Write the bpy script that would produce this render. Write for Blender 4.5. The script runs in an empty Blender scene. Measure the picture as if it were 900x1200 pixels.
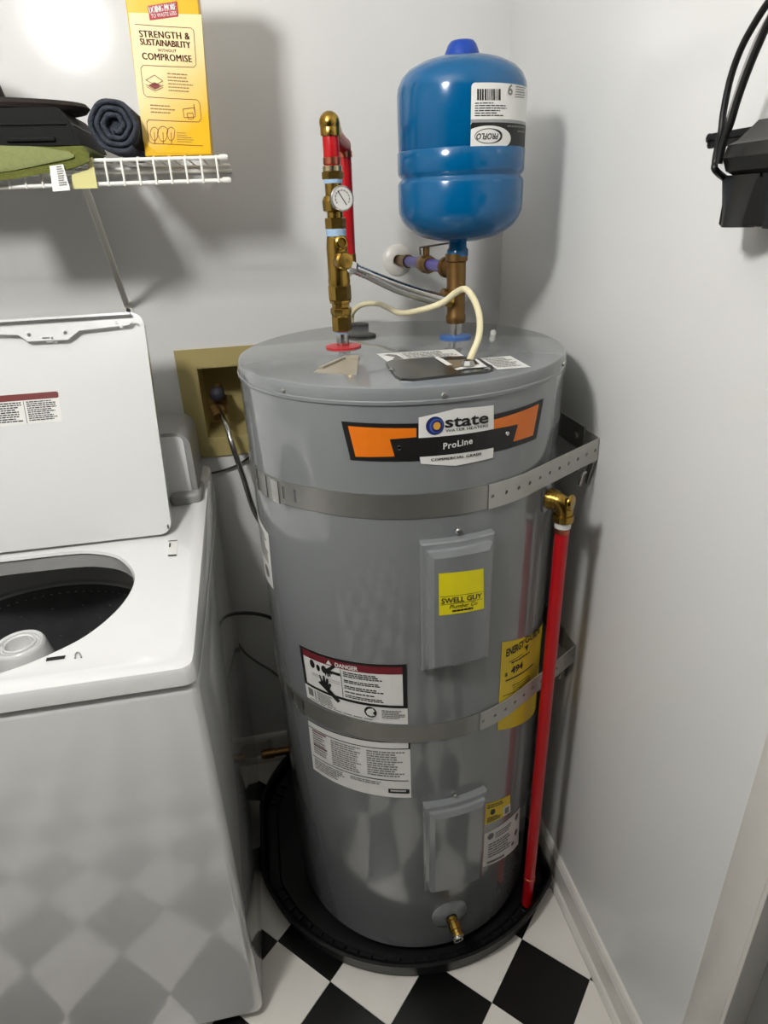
import bpy, bmesh, math, random
from mathutils import Vector, Matrix
from mathutils.geometry import tessellate_polygon
random.seed(7)
SC = bpy.context.scene
COL = SC.collection
PI = math.pi

# ------------------------------------------------------------------ camera
CF, CP, CY, CR, CH = 751.9026, 0.442713, 0.174485, -0.038475, 1.48658
_f = Vector((math.sin(CY)*math.cos(CP), math.cos(CY)*math.cos(CP), -math.sin(CP)))
_r0 = Vector((math.cos(CY), -math.sin(CY), 0)); _u0 = _r0.cross(_f)
_r = _r0*math.cos(CR) + _u0*math.sin(CR); _u = -_r0*math.sin(CR) + _u0*math.cos(CR)
CAM = Vector((0, 0, CH))
cd = bpy.data.cameras.new('camera'); cam = bpy.data.objects.new('camera', cd); COL.objects.link(cam)
cd.sensor_fit = 'VERTICAL'; cd.sensor_height = 36; cd.lens = CF/1200*36; cd.clip_start = 0.01
m = Matrix((_r, _u, -_f)).transposed().to_4x4(); m.translation = CAM
cam.matrix_world = m
SC.camera = cam
# ------------------------------------------------------------------ view, world, light
SC.view_settings.view_transform = 'Standard'; SC.view_settings.look = 'None'
SC.view_settings.gamma = 1; SC.view_settings.use_curve_mapping = False
SC.view_settings.exposure = 0.0
w = bpy.data.worlds.new('world'); SC.world = w; w.use_nodes = True
w.node_tree.nodes['Background'].inputs[0].default_value = (0.5, 0.55, 0.62, 1)
w.node_tree.nodes['Background'].inputs[1].default_value = 0.0
LAMP = Vector((-0.50, 0.27, 2.06)); LAMP_R = 0.085; LAMP_E = 172.0

# room and main measures (metres)
YB = 1.485; XW = 0.555; XL = -2.0; YR = -1.25; ZC = 2.42
HX, HY, HR, HZ = 0.2343, 1.105, 0.2779, 1.268

# ------------------------------------------------------------------ pixel rays
def ray(px):
    return _r*((px[0]-450)/CF) - _u*((px[1]-600)/CF) + _f
def aty(px, y): d = ray(px); return CAM + d*(y/d.y)
def atx(px, x): d = ray(px); return CAM + d*(x/d.x)
def atz(px, z): d = ray(px); return CAM + d*((z-CH)/d.z)

# ------------------------------------------------------------------ materials
def lin(c):
    c = c/255.0
    return c/12.92 if c <= 0.04045 else ((c+0.055)/1.055)**2.4
MATS = {}
def M(name, rgb, rough=0.5, metal=0.0, var=0.06, vs=30.0, bump=0.0, bs=200.0, coat=0.0, spec=0.5, emit=0.0):
    if name in MATS: return MATS[name]
    mt = bpy.data.materials.new(name); mt.use_nodes = True
    nt = mt.node_tree; b = nt.nodes['Principled BSDF']
    c = [lin(v) for v in rgb]
    tc = nt.nodes.new('ShaderNodeTexCoord')
    nz = nt.nodes.new('ShaderNodeTexNoise'); nz.inputs['Scale'].default_value = vs; nz.inputs['Detail'].default_value = 4
    nt.links.new(tc.outputs['Object'], nz.inputs['Vector'])
    mx = nt.nodes.new('ShaderNodeMix'); mx.data_type = 'RGBA'
    mx.inputs['A'].default_value = [max(0, v*(1-var)) for v in c]+[1]
    mx.inputs['B'].default_value = [min(1, v*(1+var)) for v in c]+[1]
    nt.links.new(nz.outputs['Fac'], mx.inputs['Factor'])
    nt.links.new(mx.outputs['Result'], b.inputs['Base Color'])
    b.inputs['Roughness'].default_value = rough; b.inputs['Metallic'].default_value = metal
    b.inputs['Specular IOR Level'].default_value = spec
    b.inputs['Coat Weight'].default_value = coat; b.inputs['Coat Roughness'].default_value = 0.08
    if bump:
        n2 = nt.nodes.new('ShaderNodeTexNoise'); n2.inputs['Scale'].default_value = bs; n2.inputs['Detail'].default_value = 3
        nt.links.new(tc.outputs['Object'], n2.inputs['Vector'])
        bp = nt.nodes.new('ShaderNodeBump'); bp.inputs['Strength'].default_value = bump; bp.inputs['Distance'].default_value = 0.002
        nt.links.new(n2.outputs['Fac'], bp.inputs['Height']); nt.links.new(bp.outputs['Normal'], b.inputs['Normal'])
    if emit:
        b.inputs['Emission Color'].default_value = (1.0, 0.99, 0.97, 1); b.inputs['Emission Strength'].default_value = emit
    MATS[name] = mt
    return mt

WALL = M('wall paint', (219, 219, 217), 0.13, var=0.015, vs=6, bump=0.035, bs=90, spec=0.2)
TRIM = M('white trim gloss paint', (214, 211, 204), 0.3, var=0.04, vs=20, bump=0.05, bs=60)
CEIL = M('ceiling paint', (225, 224, 220), 0.8, var=0.02)
TILE_W = M('white vinyl tile', (226, 222, 214), 0.3, var=0.05, vs=14, bump=0.04, bs=40)
TILE_B = M('black vinyl tile', (10, 10, 10), 0.28, var=0.3, vs=14, bump=0.04, bs=40)
GROUT = M('tile joint', (70, 64, 56), 0.9)
GREY = M('grey enamel', (124, 127, 128), 0.15, var=0.03, vs=5, coat=0.7)
GREY_TOP = M('grey enamel lid', (122, 125, 126), 0.10, var=0.03, vs=9, coat=0.4)
STEEL = M('galvanised steel', (165, 164, 158), 0.38, 0.85, var=0.12, vs=26)
STRAPM = M('galvanised strap steel', (158, 157, 152), 0.36, 0.85, var=0.1, vs=34)
CHROME = M('bright steel', (196, 194, 190), 0.2, 1.0, var=0.06)
BRASS = M('brass', (168, 136, 66), 0.24, 1.0, var=0.12, vs=60)
BRONZE = M('aged bronze', (128, 98, 58), 0.42, 0.9, var=0.2, vs=80)
COPPER = M('copper', (190, 108, 84), 0.28, 1.0, var=0.1)
REDPEX = M('red plastic pipe', (178, 8, 20), 0.3, var=0.05)
BLUEPEX = M('violet blue plastic pipe', (74, 66, 150), 0.32, var=0.06)
TAPE = M('pale blue thread tape', (150, 178, 205), 0.5, var=0.08)
BLUE = M('blue enamel', (0, 88, 138), 0.16, var=0.03, vs=6, coat=0.1)
BLUECAP = M('cobalt plastic cap', (0, 62, 160), 0.35, var=0.05)
BLACKP = M('black plastic', (8, 8, 9), 0.42, var=0.2, vs=40)
BLACKD = M('black satin plastic', (25, 25, 24), 0.42, var=0.12, vs=40)
WHITE = M('white enamel', (224, 224, 223), 0.12, var=0.01, vs=8, coat=1.0)
WGREY = M('grey washer plastic', (150, 150, 148), 0.3, var=0.05)
TUBG = M('grey tub plastic', (178, 178, 176), 0.4, var=0.05)
BASKET = M('dark wash basket', (78, 78, 80), 0.3, 0.3, var=0.25, vs=30)
PAPER = M('white label paper', (226, 225, 220), 0.45, var=0.02)
INK = M('black ink', (16, 15, 15), 0.5, var=0.1)
INKG = M('grey ink', (118, 116, 112), 0.6, var=0.1)
DKRED = M('dark red ink', (112, 22, 34), 0.5, var=0.06)
ORANGE = M('orange ink', (226, 116, 18), 0.4, var=0.03)
NAVY = M('navy ink', (34, 38, 98), 0.45, var=0.05)
LBLUE = M('light blue ink', (62, 92, 160), 0.45, var=0.05)
YEL = M('yellow label stock', (236, 222, 22), 0.42, var=0.03)
YEL2 = M('amber yellow label stock', (232, 200, 20), 0.42, var=0.04)
BROWNINK = M('brown print ink', (122, 40, 22), 0.5, var=0.06)
REDINK = M('crimson print ink', (166, 24, 40), 0.5, var=0.05)
CREAM = M('cream cable jacket', (226, 216, 178), 0.42, var=0.04)
BEIGE = M('tan box plastic', (172, 157, 104), 0.5, var=0.06, vs=20)
WIREW = M('white coated wire', (228, 226, 218), 0.35, var=0.03)
GREEN = M('olive terry cloth', (88, 92, 34), 0.95, var=0.25, vs=160, bump=0.9, bs=500)
GREEN2 = M('pale green hem', (116, 122, 74), 0.9, var=0.15, vs=120, bump=0.6, bs=500)
SLATE = M('slate blue cloth', (52, 56, 66), 0.95, var=0.5, vs=140, bump=0.9, bs=420)
SLATEL = M('light slate cloth nap', (120, 128, 142), 0.95, var=0.35, vs=140, bump=0.9, bs=420)
BAGM = M('black nylon', (7, 7, 8), 0.7, spec=0.25, var=0.15, vs=90, bump=0.25, bs=700)
FELT = M('dark brown felt', (34, 27, 20), 0.85, var=0.2, vs=90, bump=0.3, bs=500)
DOORG = M('grey door paint', (112, 112, 110), 0.45, var=0.04)
LAMPM = M('lamp glass', (255, 250, 240), 0.3, emit=LAMP_E)
YCARD = M('pale yellow card', (206, 199, 134), 0.6, var=0.04)

def gradient_mat():
    mt = bpy.data.materials.new('cream and gold carton print'); mt.use_nodes = True
    nt = mt.node_tree; b = nt.nodes['Principled BSDF']
    tc = nt.nodes.new('ShaderNodeTexCoord'); sp = nt.nodes.new('ShaderNodeSeparateXYZ')
    nt.links.new(tc.outputs['Generated'], sp.inputs[0])
    r = nt.nodes.new('ShaderNodeValToRGB')
    a = nt.nodes.new('ShaderNodeMath'); a.operation = 'MULTIPLY_ADD'; a.inputs[1].default_value = 0.75
    s2 = nt.nodes.new('ShaderNodeMath'); s2.operation = 'MULTIPLY'; s2.inputs[1].default_value = -0.28
    nt.links.new(sp.outputs['X'], s2.inputs[0]); nt.links.new(sp.outputs['Z'], a.inputs[0]); nt.links.new(s2.outputs[0], a.inputs[2])
    nz = nt.nodes.new('ShaderNodeTexNoise'); nz.inputs['Scale'].default_value = 3
    ad = nt.nodes.new('ShaderNodeMath'); ad.operation = 'MULTIPLY_ADD'; ad.inputs[1].default_value = 0.12
    nt.links.new(nz.outputs['Fac'], ad.inputs[0]); nt.links.new(a.outputs[0], ad.inputs[2])
    e = r.color_ramp.elements
    e[0].position = 0.0; e[0].color = (lin(228), lin(178), lin(8), 1)
    e[1].position = 0.42; e[1].color = (lin(226), lin(212), lin(160), 1)
    nt.links.new(ad.outputs[0], r.inputs['Fac']); nt.links.new(r.outputs['Color'], b.inputs['Base Color'])
    b.inputs['Roughness'].default_value = 0.35
    return mt
GOLD = M('gold carton board', (222, 172, 6), 0.35, var=0.08, vs=12)
CARTON = gradient_mat()

# ------------------------------------------------------------------ object helpers
WLOC = {}
def finish(name, bm, mat, parent=None, loc=None, smooth=40, recalc=True):
    if recalc: bmesh.ops.recalc_face_normals(bm, faces=bm.faces)
    o0 = WLOC[parent.name] if parent else (Vector(loc) if loc is not None else None)
    if o0 is None:
        xs = [v.co for v in bm.verts]
        o0 = Vector(((min(v.x for v in xs)+max(v.x for v in xs))/2, (min(v.y for v in xs)+max(v.y for v in xs))/2, min(v.z for v in xs)))
    bmesh.ops.translate(bm, verts=bm.verts, vec=-o0)
    me = bpy.data.meshes.new(name); bm.to_mesh(me); bm.free()
    if smooth:
        me.polygons.foreach_set('use_smooth', [True]*len(me.polygons)); me.set_sharp_from_angle(angle=math.radians(smooth))
    me.materials.append(mat)
    o = bpy.data.objects.new(name, me); COL.objects.link(o)
    if parent: o.parent = parent
    else: o.location = o0
    WLOC[o.name] = o0
    return o
def tag(o, label, cat, group=None):
    o['label'] = label; o['category'] = cat
    if group: o['group'] = group
    return o
def thing(name, label, cat, loc, group=None):
    o = bpy.data.objects.new(name, None); COL.objects.link(o); o.location = Vector(loc); o.empty_display_size = 0.05
    WLOC[o.name] = Vector(loc)
    return tag(o, label, cat, group)
def struct(o): o['kind'] = 'structure'; return o
def B(): return bmesh.new()

def box(bm, lo, hi, bevel=0.0, seg=2, mat=None):
    lo = Vector(lo); hi = Vector(hi)
    r = bmesh.ops.create_cube(bm, size=1.0)['verts']
    for v in r:
        v.co = Vector((lo.x+(v.co.x+.5)*(hi.x-lo.x), lo.y+(v.co.y+.5)*(hi.y-lo.y), lo.z+(v.co.z+.5)*(hi.z-lo.z)))
    if bevel:
        es = list({e for v in r for e in v.link_edges})
        r = bmesh.ops.bevel(bm, geom=es, offset=bevel, segments=seg, affect='EDGES', profile=0.5)['verts']
    if mat is not None:
        vs = {v for v in r}
        bmesh.ops.transform(bm, matrix=mat, verts=list(vs))
    return bm
def axis_mat(p, d, up=None):
    """matrix taking local z to direction d at p"""
    d = Vector(d).normalized()
    q = d.to_track_quat('Z', 'Y')
    mm = q.to_matrix().to_4x4(); mm.translation = Vector(p); return mm
def lathe(bm, prof, p=(0, 0, 0), d=(0, 0, 1), n=24, hexa=False, a0=0.0):
    """prof: list of (radius, height along d); closed with caps where r=0 is given"""
    mm = axis_mat(p, d); rings = []
    for r, h in prof:
        if r < 1e-6: rings.append([bm.verts.new(mm @ Vector((0, 0, h)))])
        else: rings.append([bm.verts.new(mm @ Vector((r*math.cos(a0+2*PI*k/n), r*math.sin(a0+2*PI*k/n), h))) for k in range(n)])
    for a, b in zip(rings, rings[1:]):
        if len(a) == 1 and len(b) == 1: continue
        for k in range(n):
            k2 = (k+1) % n
            if len(a) == 1: bm.faces.new((a[0], b[k], b[k2]))
            elif len(b) == 1: bm.faces.new((a[k], a[k2], b[0]))
            else: bm.faces.new((a[k], a[k2], b[k2], b[k]))
    return bm
def cyl(bm, p, d, r, h, n=20, ch=0.0):
    if ch: return lathe(bm, [(0, 0), (r-ch, 0), (r, ch), (r, h-ch), (r-ch, h), (0, h)], p, d, n)
    return lathe(bm, [(0, 0), (r, 0), (r, h), (0, h)], p, d, n)
def catmull(pts, sub=8, closed=False):
    pts = [Vector(p) for p in pts]; out = []
    n = len(pts); rng = range(n if closed else n-1)
    for i in rng:
        if closed: p0, p1, p2, p3 = pts[i-1], pts[i], pts[(i+1) % n], pts[(i+2) % n]
        else: p0, p1, p2, p3 = pts[max(i-1, 0)], pts[i], pts[i+1], pts[min(i+2, n-1)]
        for k in range(sub):
            t = k/sub
            out.append(0.5*((2*p1)+(p2-p0)*t+(2*p0-5*p1+4*p2-p3)*t*t+(3*p1-p0-3*p2+p3)*t**3))
    if not closed: out.append(pts[-1])
    return out
def tube(bm, pts, r, n=10, smooth=0, cap=True, rfun=None):
    if smooth: pts = catmull(pts, smooth)
    pts = [Vector(p) for p in pts]
    t0 = (pts[1]-pts[0]).normalized(); nx = t0.orthogonal().normalized(); rings = []
    for i, p in enumerate(pts):
        t = (pts[min(i+1, len(pts)-1)]-pts[max(i-1, 0)]).normalized()
        nx = (nx-t*nx.dot(t)).normalized(); ny = t.cross(nx)
        rr = r*(rfun(i/(len(pts)-1)) if rfun else 1)
        rings.append([bm.verts.new(p+nx*rr*math.cos(2*PI*k/n)+ny*rr*math.sin(2*PI*k/n)) for k in range(n)])
    for a, b in zip(rings, rings[1:]):
        for k in range(n): bm.faces.new((a[k], a[(k+1) % n], b[(k+1) % n], b[k]))
    if cap: bm.faces.new(rings[0][::-1]); bm.faces.new(rings[-1])
    return bm
def arc_elbow(p, d1, d2, r, n=8):
    """points of a quarter bend from p along d1 turning to d2"""
    p = Vector(p); d1 = Vector(d1); d2 = Vector(d2)
    return [p+d1*r*math.sin(a)+d2*r*(1-math.cos(a)) for a in [PI/2*k/n for k in range(n+1)]]
def prism(bm, poly, fwd, o0, o1, holes=()):
    """extrude a 2D outline (with optional cut-outs) between offsets o0 and o1 using fwd(u,v,off)"""
    loops = [list(poly)]+[list(h) for h in holes]
    tris = tessellate_polygon([[Vector((a, b, 0)) for a, b in lp] for lp in loops])
    flat = [p for lp in loops for p in lp]
    A = [bm.verts.new(fwd(a, b, o0)) for a, b in flat]; Bv = [bm.verts.new(fwd(a, b, o1)) for a, b in flat]
    for t in tris:
        bm.faces.new([A[i] for i in t][::-1]); bm.faces.new([Bv[i] for i in t])
    k0 = 0
    for lp in loops:
        n = len(lp)
        for k in range(n): bm.faces.new((A[k0+k], A[k0+(k+1) % n], Bv[k0+(k+1) % n], Bv[k0+k]))
        k0 += n
    return bm
def rrect(u0, v0, u1, v1, r, n=5):
    out = []
    for cx, cy, a in ((u1-r, v1-r, 0), (u0+r, v1-r, PI/2), (u0+r, v0+r, PI), (u1-r, v0+r, 1.5*PI)):
        out += [(cx+r*math.cos(a+PI/2*k/n), cy+r*math.sin(a+PI/2*k/n)) for k in range(n+1)]
    return out
def ellipse(cu, cv, ru, rv, n=28, a0=0, a1=2*PI):
    full = abs(a1-a0-2*PI) < 1e-6
    return [(cu+ru*math.cos(a0+(a1-a0)*k/n), cv+rv*math.sin(a0+(a1-a0)*k/n)) for k in range(n if full else n+1)]

# ------------------------------------------------------------------ printed surfaces
class Plane:
    def __init__(s, O, U, V): s.O = Vector(O); s.U = Vector(U).normalized(); s.V = Vector(V).normalized(); s.N = s.U.cross(s.V); s.curved = False
    def inv(s, px):
        d = ray(px); t = (s.O-CAM).dot(s.N)/d.dot(s.N); P = CAM+d*t-s.O
        return (P.dot(s.U), P.dot(s.V))
    def fwd(s, u, v, off=0.0): return s.O+s.U*u+s.V*v+s.N*off
class Cyl:
    def __init__(s, cx, cy, R): s.cx = cx; s.cy = cy; s.R = R; s.curved = True
    def inv(s, px):
        d = ray(px); a = d.x**2+d.y**2; ox = -s.cx; oy = -s.cy; bb = ox*d.x+oy*d.y; cc = ox*ox+oy*oy-s.R**2
        q = max(0, bb*bb-a*cc); t = (-bb-math.sqrt(q))/a; P = CAM+d*t
        return (s.R*math.atan2(P.y-s.cy, P.x-s.cx), P.z)
    def fwd(s, u, v, off=0.0):
        a = u/s.R; return Vector((s.cx+(s.R+off)*math.cos(a), s.cy+(s.R+off)*math.sin(a), v))
def wrap(bm, surf, off):
    """2D geometry in bm (x=u, y=v) is cut along u and laid on the surface"""
    if surf.curved and bm.verts:
        us = [v.co.x for v in bm.verts]; a, b = min(us), max(us); st = surf.R*math.radians(4.0)
        k = math.ceil(a/st)
        while k*st < b:
            bmesh.ops.bisect_plane(bm, geom=bm.verts[:]+bm.edges[:]+bm.faces[:], plane_co=(k*st, 0, 0), plane_no=(1, 0, 0)); k += 1
    for v in bm.verts: v.co = surf.fwd(v.co.x, v.co.y, off)
    return bm
def polys2d(bm, polys):
    for poly in polys:
        if len(poly) <= 4: bm.faces.new([bm.verts.new((a, b, 0)) for a, b in poly]); continue
        vs = [bm.verts.new((a, b, 0)) for a, b in poly]
        for t in tessellate_polygon([[Vector((a, b, 0)) for a, b in poly]]):
            try: bm.faces.new([vs[i] for i in t])
            except ValueError: pass
    return bm
def decal(name, surf, polys, mat, parent, off, px=True):
    if px: polys = [[surf.inv(q) for q in p] for p in polys]
    bm = polys2d(B(), polys); wrap(bm, surf, off)
    o = finish(name, bm, mat, parent, smooth=0, recalc=False)
    if name == 'print': o['kind'] = 'stuff'
    return o
def text2d(bm, s, L, R, h=None, bold=0.0, flip=False, italic=0.0, space=1.0, cond=None):
    cu = bpy.data.curves.new('t', 'FONT'); cu.body = s; cu.resolution_u = 3; cu.offset = bold; cu.shear = italic; cu.space_character = space
    ob = bpy.data.objects.new('t', cu); COL.objects.link(ob); bpy.context.view_layer.update()
    me = bpy.data.meshes.new_from_object(ob.evaluated_get(bpy.context.evaluated_depsgraph_get()))
    bpy.data.objects.remove(ob); bpy.data.curves.remove(cu)
    if not me.vertices: return
    xs = [v.co.x for v in me.vertices]; x0, x1 = min(xs), max(xs)
    Lv = Vector((L[0], L[1])); Rv = Vector((R[0], R[1])); e = Rv-Lv
    n = Vector((0, 1)) * (-1 if flip else 1)
    sy = (h/0.73) if h else e.length/(x1-x0)
    for v in me.vertices:
        q = Lv+e*((v.co.x-x0)/(x1-x0))+n*(v.co.y*sy); v.co = (q.x, q.y, 0)
    bm.from_mesh(me); bpy.data.meshes.remove(me)
def texts(name, surf, items, mat, parent, off, px=True):
    for it in items:
        bm = B()
        s, L, R, h = it[:4]; kw = it[4] if len(it) > 4 else {}
        if px: L = surf.inv(L); R = surf.inv(R)
        for du in kw.pop('dbl', (0,)): text2d(bm, s, (L[0]+du, L[1]), (R[0]+du, R[1]), h, **kw)
        wrap(bm, surf, off)
        o = finish(name, bm, mat, parent, smooth=0, recalc=False)
    return o
def print_rows(surf, quad, rows, thick=0.55, wmin=0.04, wmax=0.16, end=(0.7, 1.0), px=True, seed=1):
    """unreadable body copy: rows of small word-length bars inside a quad (tl, tr, br, bl)"""
    rnd = random.Random(seed)
    tl, tr, br, bl = [Vector(surf.inv(q)) if px else Vector(q) for q in quad]
    out = []
    for k in range(rows):
        t0 = k/rows; t1 = t0+thick/rows; a = 0.0; stop = rnd.uniform(*end)
        f = lambda s, t: tuple((tl*(1-s)+tr*s)*(1-t)+(bl*(1-s)+br*s)*t)
        while a < stop-0.02:
            b = min(stop, a+rnd.uniform(wmin, wmax))
            out.append([f(a, t1), f(b, t1), f(b, t0), f(a, t0)]); a = b+0.018
    return out
def quad_px(surf, quad): return [surf.inv(q) for q in quad]
def strip(surf, pa, pb, t0, t1, px=True):
    """horizontal band between two edges pa (left tl, bl) and pb (right tr, br), fractions t0..t1 downwards"""
    tl, bl = [Vector(surf.inv(q)) for q in pa]; tr, br = [Vector(surf.inv(q)) for q in pb]
    return [tuple(tl.lerp(bl, t1)), tuple(tr.lerp(br, t1)), tuple(tr.lerp(br, t0)), tuple(tl.lerp(bl, t0))]
def line2d(a, b, w):
    a = Vector(a); b = Vector(b); d = (b-a).normalized(); n = Vector((-d.y, d.x))*w/2
    return [tuple(a-n), tuple(b-n), tuple(b+n), tuple(a+n)]
def path2d(pts, w, closed=False):
    q = list(pts)+([pts[0]] if closed else []); return [line2d(a, b, w) for a, b in zip(q, q[1:])]
class Label:
    """bilinear frame over four corner pixels of a label"""
    def __init__(s, surf, tl, tr, br, bl, px=True):
        s.surf = surf; s.c = [Vector(surf.inv(q)) if px else Vector(q) for q in (tl, tr, br, bl)]
    def at(s, a, b):
        tl, tr, br, bl = s.c; return tuple((tl*(1-a)+tr*a)*(1-b)+(bl*(1-a)+br*a)*b)
    def rect(s, a0, b0, a1, b1): return [s.at(a0, b1), s.at(a1, b1), s.at(a1, b0), s.at(a0, b0)]
    def poly(s, pts): return [s.at(*p) for p in pts]
    def rows(s, a0, b0, a1, b1, n, **k):
        return print_rows(s.surf, [s.at(a0, b0), s.at(a1, b0), s.at(a1, b1), s.at(a0, b1)], n, px=False, **k)
    def h(s, f): return (s.c[0]-s.c[3]).length*f

# ================================================================== SETTING
OBX0, OBX1, OBZ0, OBZ1 = -0.152, 0.03, 1.012, 1.180    # recess of the washer outlet box
bm = B()
for x0, x1, z0, z1 in ((XL, OBX0, 0, ZC), (OBX1, XW+0.1, 0, ZC), (OBX0, OBX1, 0, OBZ0), (OBX0, OBX1, OBZ1, ZC)):
    box(bm, (x0, YB, z0), (x1, YB+0.1, z1))
bmesh.ops.remove_doubles(bm, verts=bm.verts, dist=1e-5)
struct(finish('wall_back', bm, WALL, loc=(0, YB, 0), smooth=0))
DY = 0.437                                             # door opening edge in the right wall
bm = box(B(), (XW, DY+0.0, 0), (XW+0.1, YB, ZC)); struct(finish('wall_right', bm, WALL, loc=(XW, 1, 0), smooth=0))
bm = box(box(B(), (XW, YR, 2.06), (XW+0.1, DY, ZC)), (XW, YR, 0), (XW+0.1, -0.42, 2.06)); struct(finish('wall_right_door_side', bm, WALL, loc=(XW, -0.8, 0), smooth=0))
bm = box(B(), (XL-0.1, YR-0.1, 0), (XL, YB+0.1, ZC)); struct(finish('wall_left', bm, WALL, loc=(XL, 0, 0), smooth=0))
# side behind the camera left open, invented to cut bounced light
bm = box(B(), (XL, YR, ZC), (XW+0.1, YB, ZC+0.08)); struct(finish('ceiling', bm, CEIL, loc=(0, 0, ZC), smooth=0))
# door leaf, casing edge
bm = box(B(), (XW+0.035, -0.42, 0.008), (XW+0.075, DY, 2.055)); d1 = struct(finish('door_1', bm, DOORG, loc=(XW+0.05, 0, 0), smooth=0))
bm = box(B(), (XW+0.032, -0.36, 1.02), (XW+0.037, 0.37, 1.95), 0.004); finish('panel', bm, DOORG, d1)
bm = box(B(), (XW+0.032, -0.36, 0.22), (XW+0.037, 0.37, 0.86), 0.004); finish('panel', bm, DOORG, d1)
bm = lathe(B(), [(0, 0), (.028, 0), (.028, .006), (.011, .012), (.011, .03), (.026, .04), (.026, .06), (0, .066)], (XW+0.037, -0.33, 0.95), (-1, 0, 0), 20); finish('door_knob', bm, CHROME, d1)
bm = B()
box(bm, (XW-0.004, DY-0.006, 0), (XW+0.1, DY+0.004, 2.06), 0.002); box(bm, (XW-0.004, DY+0.012, 0), (XW+0.02, DY+0.018, 2.06), 0.002)
box(bm, (XW-.005, DY+.0, 0), (XW+.002, DY+.058, 2.12), .002)
struct(finish('trim_1', bm, TRIM, loc=(XW, DY, 0), smooth=30))

# floor slab and tiles
bm = box(B(), (XL, YR, -0.06), (XW+0.1, YB, -0.0035)); floor = struct(finish('floor', bm, GROUT, loc=(0, 0, -0.0035), smooth=0))
TS = 0.1524; TA = -0.791432; T0 = Vector((-0.01007, 0.82436))
e1 = Vector((math.cos(TA), math.sin(TA)))*TS; e2 = Vector((-e1.y, e1.x))
tile_me = {}
for key, mt in (('w', TILE_W), ('b', TILE_B)):
    b2 = box(B(), (0.0004, 0.0004, -0.0035), (TS-0.0004, TS-0.0004, 0), 0.0004, 1)
    bmesh.ops.transform(b2, matrix=Matrix.Rotation(TA, 4, 'Z'), verts=b2.verts)
    me = bpy.data.meshes.new('tile'); b2.to_mesh(me); b2.free(); me.materials.append(mt); tile_me[key] = me
def clip_poly(poly, ax, lim, keep_less):
    out = []
    for i in range(len(poly)):
        a, b = poly[i-1], poly[i]
        ia = (a[ax] <= lim) == keep_less or abs(a[ax]-lim) < 1e-9; ib = (b[ax] <= lim) == keep_less or abs(b[ax]-lim) < 1e-9
        if ia != ib:
            t = (lim-a[ax])/(b[ax]-a[ax]); out.append(a.lerp(b, t))
        if ib: out.append(b)
    return out
FX0, FX1, FY0, FY1 = -0.98, XW, -0.75, YB
rest = []
for i in range(-26, 27):
    for j in range(-26, 27):
        c = T0+e1*i+e2*j
        P = [c, c+e1, c+e1+e2, c+e2]
        if all(XL < q.x < XW+0.02 and YR < q.y < YB+0.02 for q in P):
            ctr = c+(e1+e2)/2
            if FX0 < ctr.x < FX1 and FY0 < ctr.y < FY1 and all(q.x < XW and q.y < YB for q in P):
                o = bpy.data.objects.new('tile', tile_me['w' if (i+j) % 2 == 0 else 'b']); COL.objects.link(o)
                o.parent = floor; o.location = Vector((c.x, c.y, 0.0))-Vector((0, 0, -0.0035)); continue
        q = P
        for ax, lim, less in ((0, XL, False), (0, XW+0.1, True), (1, YR, False), (1, YB, True)):
            if q: q = clip_poly(q, ax, lim, less)
        if len(q) >= 3: rest.append((q, (i+j) % 2))
for par, mt in ((0, TILE_W), (1, TILE_B)):
    b2 = B()
    for q, pr in rest:
        if pr != par: continue
        ctr = sum(q, Vector((0, 0)))/len(q)
        q = [v+(ctr-v).normalized()*0.0005 for v in q]
        vt = [b2.verts.new((v.x, v.y, 0)) for v in q]; vb = [b2.verts.new((v.x, v.y, -0.0035)) for v in q]
        try:
            b2.faces.new(vt)
            for k in range(len(q)): b2.faces.new((vb[k-1], vb[k], vt[k], vt[k-1]))
        except ValueError: pass
    o = finish('edge_tile', b2, mt, floor, smooth=0); o['kind'] = 'stuff'

# baseboards: board, cap bead, shoe moulding
def baseboard(name, a, b, inward):
    a = Vector(a); b = Vector(b); iv = Vector(inward)
    prof = [(0, 0), (0.022, 0), (0.0215, 0.009), (0.017, 0.017), (0.0115, 0.019), (0.0115, 0.074), (0.009, 0.079), (0.0095, 0.083), (0.005, 0.090), (0, 0.092)]
    bm = B(); rings = []
    for p in (a, b): rings.append([bm.verts.new(p+iv*u+Vector((0, 0, v))) for u, v in prof])
    n = len(prof)
    for k in range(n): bm.faces.new((rings[0][k], rings[0][(k+1) % n], rings[1][(k+1) % n], rings[1][k]))
    bm.faces.new(rings[0]); bm.faces.new(rings[1][::-1])
    return struct(finish(name, bm, TRIM, loc=a, smooth=20))
baseboard('baseboard_right', (XW, DY+0.02, 0), (XW, YB, 0), (-1, 0, 0))
baseboard('baseboard_back', (XW, YB, 0), (XL, YB, 0), (0, -1, 0))
baseboard('baseboard_left', (XL, YB, 0), (XL, YR, 0), (1, 0, 0))

# ceiling lamp (source of the light)
lamp = thing('ceiling_lamp_offscreen', 'round glowing glass globe lamp hanging from the ceiling', 'lamp', (LAMP.x, LAMP.y, ZC))
bm = lathe(B(), [(0, 0), (.07, 0), (.07, -.012), (.03, -.03), (.012, -.034), (.012, LAMP.z+LAMP_R*1.1-ZC), (.04, LAMP.z+LAMP_R*1.05-ZC), (.045, LAMP.z+LAMP_R*0.85-ZC), (0, LAMP.z+LAMP_R*0.85-ZC)], (LAMP.x, LAMP.y, ZC), (0, 0, 1), 24)
finish('canopy', bm, CHROME, lamp)
bm = B(); bmesh.ops.create_icosphere(bm, subdivisions=3, radius=LAMP_R, matrix=Matrix.Translation(LAMP)); finish('glass_globe_offscreen', bm, LAMPM, lamp)

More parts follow.
